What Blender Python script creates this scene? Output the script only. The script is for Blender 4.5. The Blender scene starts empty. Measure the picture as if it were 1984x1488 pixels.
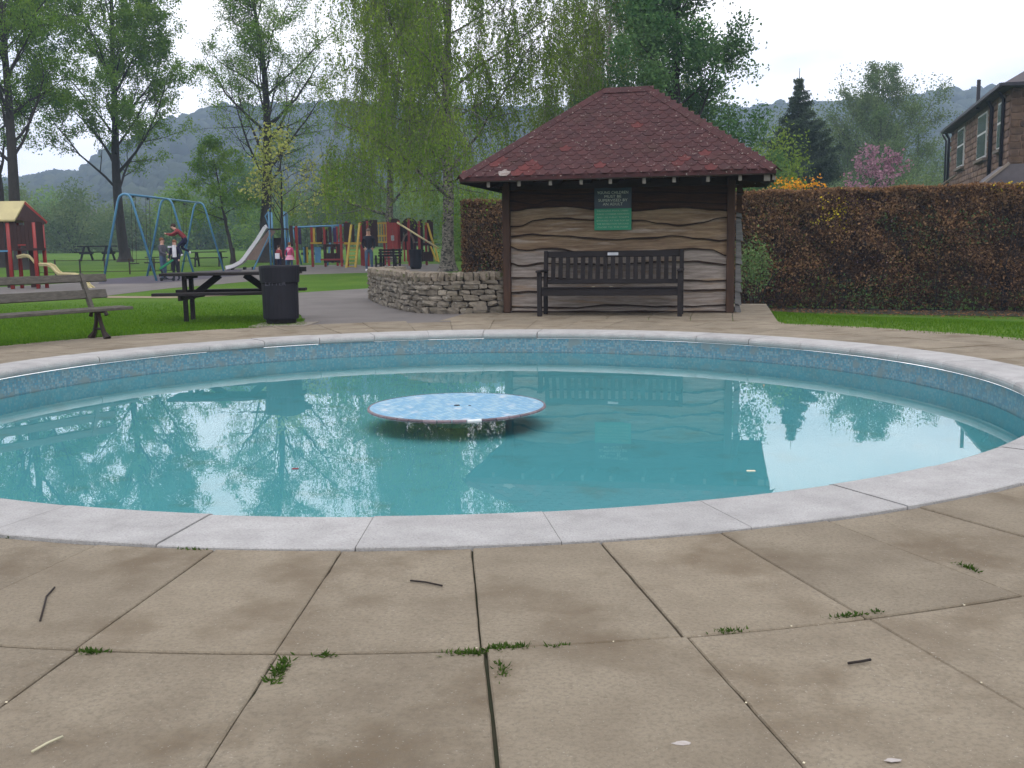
import bpy, bmesh, math, random
import numpy as np
from mathutils import Matrix, Vector
R = math.radians
random.seed(7)
rng = np.random.default_rng(11)
scene = bpy.context.scene
COL = scene.collection

# ---------------------------------------------------------------- camera, sky, sun, exposure
CAM = Vector((0.47, -8.47, 1.10))
PITCH, ROLL, FPX = R(7.80), R(-0.816), 1950.0
cd = bpy.data.cameras.new('camera'); cam = bpy.data.objects.new('camera', cd); COL.objects.link(cam)
cd.sensor_width = 36; cd.lens = 36 * FPX / 1984; cd.clip_start = 0.05; cd.clip_end = 4000
cam.matrix_world = Matrix.Translation(CAM) @ Matrix.Rotation(math.pi / 2 - PITCH, 4, 'X') @ Matrix.Rotation(ROLL, 4, 'Z')
scene.camera = cam

SUN_EL, SUN_AZ = 48, 160          # degrees; azimuth clockwise from +Y
world = bpy.data.worlds.new('World'); scene.world = world; world.use_nodes = True
nt = world.node_tree; nt.nodes.clear()
wo = nt.nodes.new('ShaderNodeOutputWorld'); bg = nt.nodes.new('ShaderNodeBackground')
sky = nt.nodes.new('ShaderNodeTexSky'); sky.sky_type = 'NISHITA'; sky.sun_disc = False
sky.sun_elevation = R(SUN_EL); sky.sun_rotation = R(SUN_AZ); sky.dust_density = 3
tc = nt.nodes.new('ShaderNodeTexCoord'); mp = nt.nodes.new('ShaderNodeMapping'); mp.inputs['Scale'].default_value = (1, 1, 3.2)
nz = nt.nodes.new('ShaderNodeTexNoise'); nz.inputs['Scale'].default_value = 2.6; nz.inputs['Detail'].default_value = 6; nz.inputs['Roughness'].default_value = .55
cr = nt.nodes.new('ShaderNodeValToRGB')
cr.color_ramp.elements[0].position = .30; cr.color_ramp.elements[0].color = (7.4, 8.0, 9.1, 1)
cr.color_ramp.elements[1].position = .56; cr.color_ramp.elements[1].color = (14.4, 13.9, 14.2, 1)
mx = nt.nodes.new('ShaderNodeMix'); mx.data_type = 'RGBA'; mx.inputs[0].default_value = .92
L = nt.links.new
L(tc.outputs['Generated'], mp.inputs[0]); L(mp.outputs[0], nz.inputs['Vector']); L(nz.outputs['Fac'], cr.inputs[0])
L(sky.outputs[0], mx.inputs[6]); L(cr.outputs[0], mx.inputs[7]); L(mx.outputs[2], bg.inputs[0]); L(bg.outputs[0], wo.inputs[0])
bg.inputs[1].default_value = 0.15

sd = bpy.data.lights.new('sun', 'SUN'); sd.energy = 0.7; sd.angle = R(25); sd.color = (1, .96, .9)
so = bpy.data.objects.new('sun', sd); COL.objects.link(so)
sv = Vector((math.sin(R(SUN_AZ)) * math.cos(R(SUN_EL)), math.cos(R(SUN_AZ)) * math.cos(R(SUN_EL)), math.sin(R(SUN_EL))))
so.rotation_euler = sv.to_track_quat('Z', 'Y').to_euler()
scene.view_settings.view_transform = 'Standard'; scene.view_settings.look = 'None'
scene.view_settings.exposure = 0.0; scene.view_settings.gamma = 1; scene.view_settings.use_curve_mapping = False
scene.cycles.use_denoising = True
scene.cycles.max_bounces = 7; scene.cycles.diffuse_bounces = 3; scene.cycles.glossy_bounces = 3
scene.cycles.transparent_max_bounces = 8; scene.cycles.transmission_bounces = 3; scene.cycles.volume_bounces = 0
scene.cycles.volume_step_rate = 4

# ---------------------------------------------------------------- geometry of the view (real distances)
def ray(px, py):
    x = (px - 992) / FPX; y = -(py - 744) / FPX
    c, s = math.cos(ROLL), math.sin(ROLL); x, y = c * x - s * y, s * x + c * y
    return Vector((x, math.cos(PITCH) + y * math.sin(PITCH), -math.sin(PITCH) + y * math.cos(PITCH)))
def gz(x, y):
    D = y - CAM.y; t = D - 30
    g = .012 * (math.sqrt(t * t + 16) + t) / 2
    w = min(1, max(0, (x * .9 - 2) / 4)); q = min(1, max(0, (math.hypot(x, y) - 7) / 17)); f = min(1, max(0, (D - 75) / 60))
    g -= 1.15 * w * w * (3 - 2 * w) * (.35 * q + .65 * q * q * (3 - 2 * q)) * (1 - f * f * (3 - 2 * f))
    rr = math.hypot(x - CAM.x, D)
    if rr > 250:
        az = math.degrees(math.atan2(x - CAM.x, D))
        k = min(1, (rr - 250) / 420); k = k * k * (3 - 2 * k)
        g = min(g, 2.8) + ridge(az) * k
    return g
RP = [(-180, 50), (-60, 50), (-34, 34), (-27, 32), (-23, 38), (-20.5, 55), (-18, 70), (-15, 78), (-9, 80), (0, 78), (8, 74), (14, 74), (19, 73), (23, 76), (35, 80), (60, 75), (180, 50)]
def ridge(az):
    for (a, h), (b, k) in zip(RP, RP[1:]):
        if a <= az <= b:
            t = (az - a) / (b - a); t = t * t * (3 - 2 * t); return h + (k - h) * t
    return 60
def foot(px, py):                       # where a base seen at this place stands on the ground
    d = ray(px, py); t0 = 3
    for i in range(4000):
        p = CAM + d * t0
        if p.z <= gz(p.x, p.y): return Vector((p.x, p.y, gz(p.x, p.y)))
        t0 *= 1.002
    return p
def atD(px, py, D):
    d = ray(px, py); return CAM + d * (D / d.y)
def onground(px, D):
    z = 0
    for k in range(3):
        d = ray(px, 744); py = 480
        for j in range(4):
            p = atD(px, py, D); py += (p.z - z) * FPX / D
        z = gz(p.x, p.y)
    return Vector((p.x, p.y, z))

# ---------------------------------------------------------------- materials
TONE = dict(slab_concrete=.74, coping_concrete=1.06, roof_felt_shingle=.68, bright_felt_shingle=.62, weathered_plank=1.4, tan_plank=1.35, brown_plank=.6, pale_weathered_plank=.36, dark_timber=.6, post_timber=.7,
    dark_stained_timber=.42, weathered_bench_timber=.80, dry_stone=.92, wall_top_stone=.85, tarmac=.92, brown_sandstone_block=.85, side_wall_stone=1.0, stone_mortar=.9, pool_floor_paint=.80, dark_plastic_bin=.42, grey_bark=.5, twig_bark=.55, birch_bark=.8,
    painted_drainpipe=.6, brown_play_board=.7, light_blue_paint=.8, red_paint=.8, roof_slate=.7, yellow_paint=.75, cream_yellow_plastic=.8, lichen_crust=.7, stone_sill=.7, concrete_pad=.75, joint_soil=.9, rusty_iron=.7, steel_plate=.7)
def base_mat(name):
    m = bpy.data.materials.new(name); m.use_nodes = True; m.node_tree.nodes.clear()
    o = m.node_tree.nodes.new('ShaderNodeOutputMaterial'); return m, m.node_tree, o
def rgba(c): return (c[0], c[1], c[2], 1)
def nmat(name, c1, c2=None, scale=6, rough=.85, bump=.15, detail=6, spots=None, spot_scale=20, spot_at=.62, rnd=0.0, stretch=(1, 1, 1),
         fine=None, metal=0, patch=None, patch_scale=1.0, patch_at=.55, spec=.3, bscale=None, coord='pos'):
    """mottled surface: two tones by noise, optional spots, patches, fine grain and a per-object tone"""
    q_ = TONE.get(name, 1) * .96; f_ = lambda c: None if c is None else tuple(v * q_ for v in c)
    c2 = c2 or tuple(q * .75 for q in c1); c1, c2, spots, patch = f_(c1), f_(c2), f_(spots), f_(patch)
    m, t, o = base_mat(name); N = t.nodes.new; K = t.links.new
    b = N('ShaderNodeBsdfPrincipled'); b.inputs['Roughness'].default_value = rough; b.inputs['Metallic'].default_value = metal
    b.inputs['Specular IOR Level'].default_value = spec
    if coord == 'pos': g = N('ShaderNodeNewGeometry').outputs['Position']
    else: g = N('ShaderNodeTexCoord').outputs['Object']
    mpn = N('ShaderNodeMapping'); mpn.inputs['Scale'].default_value = stretch; K(g, mpn.inputs[0]); v = mpn.outputs[0]
    def noise(sc, dt=detail, r=.6):
        n = N('ShaderNodeTexNoise'); n.inputs['Scale'].default_value = sc; n.inputs['Detail'].default_value = dt; n.inputs['Roughness'].default_value = r
        K(v, n.inputs['Vector']); return n.outputs['Fac']
    def mixc(fac, a, bb, lo=.4, hi=.6):
        r = N('ShaderNodeMapRange'); r.inputs[1].default_value = lo; r.inputs[2].default_value = hi; K(fac, r.inputs[0])
        x = N('ShaderNodeMix'); x.data_type = 'RGBA'; K(r.outputs[0], x.inputs[0])
        if isinstance(a, tuple): x.inputs[6].default_value = rgba(a)
        else: K(a, x.inputs[6])
        if isinstance(bb, tuple): x.inputs[7].default_value = rgba(bb)
        else: K(bb, x.inputs[7])
        return x.outputs[2]
    n1 = noise(scale); col = mixc(n1, tuple(c1), tuple(c2), .33, .67)
    if patch: col = mixc(noise(patch_scale, 4), col, tuple(patch), patch_at, patch_at + .16)
    if fine: col = mixc(noise(fine, 3, .7), col, tuple(q * .50 for q in c1), .45, .85)
    if spots: col = mixc(noise(spot_scale, 3), col, tuple(spots), spot_at, spot_at + .05)
    if rnd:
        oi = N('ShaderNodeObjectInfo'); r = N('ShaderNodeMapRange'); r.inputs[3].default_value = 1 - rnd; r.inputs[4].default_value = 1 + rnd
        K(oi.outputs['Random'], r.inputs[0]); h = N('ShaderNodeHueSaturation'); K(r.outputs[0], h.inputs['Value']); K(col, h.inputs['Color']); col = h.outputs[0]
    K(col, b.inputs['Base Color'])
    if bump:
        bp = N('ShaderNodeBump'); bp.inputs['Strength'].default_value = bump; bp.inputs['Distance'].default_value = .02
        K(noise(bscale or scale * 5, 5, .65), bp.inputs['Height']); K(bp.outputs[0], b.inputs['Normal'])
    K(b.outputs[0], o.inputs[0]); return m
def leafmat(name, c1, c2, trans=.35):
    m, t, o = base_mat(name); N = t.nodes.new; K = t.links.new
    a = N('ShaderNodeAttribute'); a.attribute_name = 'tone'
    x = N('ShaderNodeMix'); x.data_type = 'RGBA'; x.inputs[6].default_value = rgba(c1); x.inputs[7].default_value = rgba(c2); K(a.outputs['Fac'], x.inputs[0])
    d = N('ShaderNodeBsdfDiffuse'); tr = N('ShaderNodeBsdfTranslucent'); s = N('ShaderNodeMixShader'); s.inputs[0].default_value = trans
    K(x.outputs[2], d.inputs[0]); K(x.outputs[2], tr.inputs[0]); K(d.outputs[0], s.inputs[1]); K(tr.outputs[0], s.inputs[2]); K(s.outputs[0], o.inputs[0])
    return m

M = dict(
    slab=nmat('slab_concrete', (.372, .318, .235), (.268, .222, .160), scale=3.2, rough=.92, bump=.55, rnd=.08, fine=75, patch=(.215, .168, .112), patch_scale=2.1, patch_at=.51, spots=(.47, .43, .36), spot_scale=120, spot_at=.66, bscale=95),
    coping=nmat('coping_concrete', (.41, .405, .40), (.31, .305, .30), scale=5, rough=.9, bump=.45, rnd=.06, fine=120, spots=(.24, .22, .2), spot_scale=45, spot_at=.69, bscale=90),
    bed=nmat('joint_soil', (.045, .040, .025), (.022, .030, .012), scale=9, rough=1),
    tarmac=nmat('tarmac', (.175, .160, .152), (.130, .120, .114), scale=1.1, rough=.95, bump=.2, fine=120, patch=(.21, .19, .18), patch_scale=.35),
    safety=nmat('rubber_surface', (.075, .065, .085), (.06, .055, .07), scale=2, rough=.95),
    dirt=nmat('worn_earth', (.26, .20, .14), (.18, .16, .09), scale=4, rough=1),
    pad=nmat('concrete_pad', (.33, .29, .24), scale=6),
    roofshingle=nmat('roof_felt_shingle', (.105, .040, .040), (.070, .032, .036), scale=6, rough=.95, bump=.3, rnd=.10, fine=170, spots=(.40, .34, .30), spot_scale=24, spot_at=.645, patch=(.08, .04, .035), patch_scale=2),
    redshingle=nmat('bright_felt_shingle', (.19, .05, .048), (.13, .04, .04), scale=8, rough=.95, bump=.3, rnd=.12, fine=170, spots=(.40, .34, .30), spot_scale=24, spot_at=.66),
    lichen=nmat('lichen_crust', (.42, .40, .38), (.25, .17, .15), scale=18, rough=1),
    oldwood=nmat('dark_timber', (.060, .040, .028), (.035, .024, .018), scale=4, stretch=(1, 1, 8), rough=.8),
    post=nmat('post_timber', (.115, .062, .04), (.06, .036, .028), scale=3, stretch=(6, 6, .6), rough=.85),
    rafter=nmat('grey_rafter_end', (.17, .155, .135), (.11, .10, .085), scale=9),
    plank_grey=nmat('weathered_plank', (.285, .25, .225), (.14, .115, .10), scale=5, stretch=(.5, .5, 6), rough=.9, bump=.8, fine=13, patch=(.24, .17, .115), patch_scale=2.5),
    plank_mid=nmat('tan_plank', (.25, .18, .115), (.115, .072, .045), scale=4, stretch=(.5, .5, 6), rough=.85, bump=.8, fine=13, patch=(.30, .25, .21), patch_scale=2.2),
    edgeshade=nmat('plank_edge_shade', (.022, .014, .011), (.035, .02, .014), scale=8, rough=.95),  # dark tone painting the shadow line below each board's edge
    plank_brown=nmat('brown_plank', (.13, .06, .032), (.055, .028, .018), scale=4, stretch=(.5, .5, 6), rough=.8, bump=.8, fine=13),  # rain-sheltered brown, with the shade under the eave darkened into it
    plank_pale=nmat('pale_weathered_plank', (.50, .50, .50), (.30, .29, .29), scale=5, stretch=(.5, .5, 6), rough=.9, bump=.8, fine=13),
    benchdark=nmat('dark_stained_timber', (.062, .053, .055), (.038, .032, .034), scale=5, stretch=(1, 1, 4), rough=.75, bump=.2, spec=.2),
    benchgrey=nmat('weathered_bench_timber', (.16, .145, .125), (.085, .078, .066), scale=6, stretch=(3, 1, 8), rough=.9, bump=.4, fine=50),
    iron=nmat('rusty_iron', (.03, .027, .03), (.06, .03, .018), scale=7, rough=.7),
    binp=nmat('dark_plastic_bin', (.030, .030, .046), (.024, .024, .036), scale=5, rough=.6, bump=.05, spec=.25),
    black=nmat('black_rubber', (.012, .012, .014), rough=.7),
    metal=nmat('steel_plate', (.55, .57, .60), rough=.3, metal=.8, bump=0),
    stone=nmat('dry_stone', (.29, .255, .205), (.16, .14, .115), scale=7, rough=.95, bump=.7, rnd=.25, fine=40, spots=(.42, .40, .36), spot_scale=12, spot_at=.64, patch=(.13, .115, .075), patch_scale=3),
    cope_stone=nmat('wall_top_stone', (.32, .27, .215), (.18, .155, .115), scale=6, rough=.95, bump=.6, rnd=.2, fine=40, spots=(.12, .13, .06), spot_scale=9, spot_at=.6),
    wallcore=nmat('wall_core', (.05, .042, .035), rough=1),
    bark=nmat('grey_bark', (.085, .072, .062), (.045, .04, .038), scale=6, stretch=(2, 2, .5), rough=.95, bump=.6),
    twig=nmat('twig_bark', (.06, .045, .04), (.04, .032, .03), scale=6, rough=.9, bump=0),
    birchbark=nmat('birch_bark', (.30, .27, .23), (.10, .09, .07), scale=3, stretch=(2, 2, 3), rough=.9, bump=.5, spots=(.04, .035, .03), spot_scale=4, spot_at=.52),
    palebark=nmat('pale_birch_bark', (.50, .43, .38), (.3, .26, .22), scale=3, stretch=(2, 2, 5), rough=.9, spots=(.06, .05, .05), spot_scale=6, spot_at=.6),
    pipe=nmat('painted_drainpipe', (.016, .014, .03), rough=.4, bump=0, spec=.5),
    white=nmat('white_paint', (.75, .76, .76), (.66, .67, .68), scale=4, rough=.5, bump=0),
    slate=nmat('roof_slate', (.14, .125, .135), (.10, .09, .10), scale=3, rough=.7),
    sill=nmat('stone_sill', (.36, .30, .25), scale=5),
    glass=nmat('window_glass', (.10, .13, .15), (.05, .07, .09), scale=1.2, rough=.08, bump=0, spec=.8),
    render=nmat('stone_mortar', (.20, .125, .09), scale=3),
    block=nmat('brown_sandstone_block', (.19, .12, .08), (.09, .055, .04), scale=4, rough=.95, bump=.6, rnd=.35, fine=30),
    brick=nmat('side_wall_stone', (.30, .20, .15), (.19, .12, .09), scale=5, rough=.95, bump=.5, rnd=.3, fine=30),
    blue=nmat('light_blue_paint', (.10, .30, .50), (.08, .24, .42), scale=5, rough=.4, bump=0, spec=.5),
    red=nmat('red_paint', (.36, .03, .022), (.28, .022, .02), scale=5, rough=.45, bump=0, spec=.5),
    yellow=nmat('yellow_paint', (.62, .44, .04), (.5, .33, .03), scale=5, rough=.45, bump=0, spec=.5),
    cream=nmat('cream_yellow_plastic', (.66, .58, .30), (.55, .47, .26), scale=3, rough=.5, bump=0),
    brownboard=nmat('brown_play_board', (.060, .028, .024), (.04, .02, .02), scale=4, stretch=(6, 1, 1), rough=.7, bump=0),
    purple=nmat('purple_board', (.05, .03, .11), rough=.6, bump=0),
    slidemetal=nmat('slide_steel', (.80, .78, .82), (.7, .7, .74), scale=2, rough=.25, metal=.15, bump=0),
    slideside=nmat('slide_side', (.22, .16, .13), rough=.6, bump=0),
    signdark=nmat('sign_dark_panel', (.022, .034, .055), rough=.4, bump=0, spec=.5),
    signgreen=nmat('sign_green_panel', (.012, .25, .13), (.012, .22, .115), scale=4, rough=.4, bump=0, spec=.5),
    signtext=nmat('sign_lettering', (.62, .66, .55), rough=.5, bump=0),
    signtext2=nmat('sign_small_lettering', (.36, .52, .36), rough=.5, bump=0),
    worn=nmat('worn_lettering', (.085, .085, .115), rough=.7, bump=0),
    skin=nmat('skin', (.55, .33, .25), rough=.6, bump=0), hairb=nmat('brown_hair', (.05, .028, .018), rough=.8, bump=0),
    hairg=nmat('ginger_hair', (.18, .08, .035), rough=.8, bump=0), hairt=nmat('grey_hair', (.16, .12, .10), rough=.8, bump=0),
    jeans=nmat('blue_denim', (.075, .12, .19), (.05, .08, .14), scale=8, rough=.9, bump=0), navy=nmat('navy_cloth', (.012, .012, .04), rough=.9, bump=0),
    darkcloth=nmat('dark_cloth', (.018, .018, .028), rough=.9, bump=0), greycloth=nmat('grey_cloth', (.085, .085, .105), rough=.9, bump=0),
    redcloth=nmat('dull_red_cloth', (.26, .045, .05), rough=.9, bump=0), whitecloth=nmat('white_cloth', (.72, .72, .78), rough=.9, bump=0),
    pinkcloth=nmat('pink_cloth', (.62, .28, .40), rough=.9, bump=0), stripe=nmat('magenta_stripe', (.45, .05, .14), rough=.9, bump=0),
    greencloth=nmat('green_plastic', (.02, .26, .12), rough=.5, bump=0),
    straw=nmat('pale_straw', (.55, .52, .36), rough=.9), petal=nmat('petal_white', (.75, .68, .5), rough=.9, bump=0),
    dropping=nmat('chalky_mark', (.46, .44, .43), (.34, .30, .27), scale=25, rough=1, bump=0),
    pooledge=nmat('pool_edge_tile', (.22, .17, .18), (.13, .10, .12), scale=9, rough=.5, rnd=.25),
    lfresh=leafmat('fresh_leaf', (.085, .19, .022), (.20, .31, .05)),
    ldark=leafmat('dark_leaf', (.055, .135, .048), (.14, .24, .085)),
    llime=leafmat('lime_leaf', (.13, .22, .03), (.23, .31, .06)),
    lyellow=leafmat('yellow_leaf', (.22, .30, .06), (.46, .46, .14)),
    lbirch=leafmat('birch_leaf', (.100, .190, .018), (.23, .325, .045)),
    lgrey=leafmat('grey_green_leaf', (.085, .150, .050), (.16, .215, .085)),
    lpurple=leafmat('bare_purple_twig_mass', (.085, .065, .07), (.14, .10, .10)),
    lneedle=leafmat('conifer_needles', (.034, .060, .040), (.078, .110, .062), .15),
    lpink=leafmat('pink_blossom', (.32, .16, .22), (.46, .28, .35)),
    lorange=leafmat('orange_flower', (.70, .26, .02), (.75, .42, .03)),
    lgold=leafmat('yellow_flower', (.62, .46, .02), (.75, .60, .05)),
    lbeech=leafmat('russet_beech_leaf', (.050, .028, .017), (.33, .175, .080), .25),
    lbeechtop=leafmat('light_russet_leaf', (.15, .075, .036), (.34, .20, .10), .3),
    lwood=leafmat('hill_wood', (.028, .045, .036), (.065, .085, .055), .1),
    lweed=leafmat('weed_leaf', (.030, .070, .012), (.075, .125, .025)),
    lgrass=leafmat('grass_blade', (.050, .135, .010), (.125, .225, .022), .3),
)
# grass ground
def grass_mat():
    m, t, o = base_mat('lawn'); N = t.nodes.new; K = t.links.new
    g = N('ShaderNodeNewGeometry'); b = N('ShaderNodeBsdfPrincipled'); b.inputs['Roughness'].default_value = .95; b.inputs['Specular IOR Level'].default_value = .1
    def noise(sc, d=5):
        n = N('ShaderNodeTexNoise'); n.inputs['Scale'].default_value = sc; n.inputs['Detail'].default_value = d; K(g.outputs['Position'], n.inputs['Vector']); return n.outputs['Fac']
    def mixc(f, a, c, lo, hi):
        r = N('ShaderNodeMapRange'); r.inputs[1].default_value = lo; r.inputs[2].default_value = hi; K(f, r.inputs[0])
        x = N('ShaderNodeMix'); x.data_type = 'RGBA'; K(r.outputs[0], x.inputs[0])
        for i, q in ((6, a), (7, c)):
            if isinstance(q, tuple): x.inputs[i].default_value = rgba(q)
            else: K(q, x.inputs[i])
        return x.outputs[2]
    c = mixc(noise(.35), (.055, .125, .010), (.085, .160, .015), .35, .65)
    c = mixc(noise(30, 4), c, (.04, .09, .010), .45, .8)
    c = mixc(noise(1.6, 3), c, (.12, .165, .028), .6, .8)
    K(c, b.inputs['Base Color'])
    bp = N('ShaderNodeBump'); bp.inputs['Strength'].default_value = .6; bp.inputs['Distance'].default_value = .04; K(noise(60, 4), bp.inputs['Height']); K(bp.outputs[0], b.inputs['Normal'])
    K(b.outputs[0], o.inputs[0]); return m
M['lawn'] = grass_mat()
def mosaic_mat(name, cols, tile, scale_noise=8, worn=(.35, .30, .24), worn_at=.62, rough=.35):
    """small glazed tiles laid by UV in metres"""
    m, t, o = base_mat(name); N = t.nodes.new; K = t.links.new
    uv = N('ShaderNodeUVMap'); uv.uv_map = 'UVMap'
    b = N('ShaderNodeBsdfPrincipled'); b.inputs['Roughness'].default_value = rough
    br = N('ShaderNodeTexBrick'); br.offset = 0; br.inputs['Scale'].default_value = 1; br.inputs['Brick Width'].default_value = tile; br.inputs['Row Height'].default_value = tile
    br.inputs['Mortar Size'].default_value = tile * .07; br.inputs['Mortar'].default_value = rgba((.13, .19, .21)); K(uv.outputs[0], br.inputs['Vector'])
    sc = N('ShaderNodeVectorMath'); sc.operation = 'SCALE'; sc.inputs['Scale'].default_value = 1 / tile; K(uv.outputs[0], sc.inputs[0])
    fl = N('ShaderNodeVectorMath'); fl.operation = 'FLOOR'; K(sc.outputs[0], fl.inputs[0])
    wn = N('ShaderNodeTexWhiteNoise'); wn.noise_dimensions = '2D'; K(fl.outputs[0], wn.inputs['Vector'])
    rp = N('ShaderNodeValToRGB'); rp.color_ramp.interpolation = 'CONSTANT'; e = rp.color_ramp.elements
    e[0].color = rgba(cols[0]); e[1].position = 1 / len(cols); e[1].color = rgba(cols[1])
    for i in range(2, len(cols)): q = e.new(i / len(cols)); q.color = rgba(cols[i])
    K(wn.outputs['Value'], rp.inputs[0]); K(rp.outputs[0], br.inputs['Color1']); K(rp.outputs[0], br.inputs['Color2'])
    n = N('ShaderNodeTexNoise'); n.inputs['Scale'].default_value = scale_noise; n.inputs['Detail'].default_value = 5; K(uv.outputs[0], n.inputs['Vector'])
    r = N('ShaderNodeMapRange'); r.inputs[1].default_value = worn_at; r.inputs[2].default_value = worn_at + .1; K(n.outputs['Fac'], r.inputs[0])
    x = N('ShaderNodeMix'); x.data_type = 'RGBA'; K(r.outputs[0], x.inputs[0]); K(br.outputs['Color'], x.inputs[6]); x.inputs[7].default_value = rgba(worn)
    K(x.outputs[2], b.inputs['Base Color']); K(b.outputs[0], o.inputs[0]); return m
M['walltile'] = mosaic_mat('pool_wall_mosaic', [(.07, .18, .25), (.10, .23, .29), (.14, .26, .31), (.06, .21, .29), (.18, .27, .30), (.09, .18, .23)], .024, 5.5, (.15, .20, .21), .54)
M['islandtile'] = mosaic_mat('island_mosaic', [(.16, .40, .62), (.24, .47, .66), (.36, .56, .70), (.20, .44, .66), (.34, .54, .68), (.18, .41, .62)], .042, 6, (.52, .58, .64), .60)
M['floorpaint'] = nmat('pool_floor_paint', (.20, .62, .68), (.17, .57, .63), scale=1.2, rough=.6, bump=0, patch=(.19, .50, .50), patch_scale=2.4, patch_at=.56)
def water_mat():
    m, t, o = base_mat('pool_water'); N = t.nodes.new; K = t.links.new
    fr = N('ShaderNodeFresnel'); fr.inputs['IOR'].default_value = 1.46
    tr = N('ShaderNodeBsdfTransparent'); tr.inputs[0].default_value = (.90, .97, .97, 1)
    gl = N('ShaderNodeBsdfGlossy'); gl.inputs['Roughness'].default_value = 0.0; gl.inputs[0].default_value = (1, 1, 1, 1)
    g = N('ShaderNodeNewGeometry')
    n = N('ShaderNodeTexNoise'); n.inputs['Scale'].default_value = 3.5; n.inputs['Detail'].default_value = 2; K(g.outputs['Position'], n.inputs['Vector'])
    bp = N('ShaderNodeBump'); bp.inputs['Strength'].default_value = .014; bp.inputs['Distance'].default_value = .02; K(n.outputs['Fac'], bp.inputs['Height'])
    K(bp.outputs[0], gl.inputs['Normal']); K(bp.outputs[0], fr.inputs['Normal'])
    s = N('ShaderNodeMixShader'); K(fr.outputs[0], s.inputs[0]); K(tr.outputs[0], s.inputs[1]); K(gl.outputs[0], s.inputs[2]); K(s.outputs[0], o.inputs[0]); return m
M['water'] = water_mat()

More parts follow.
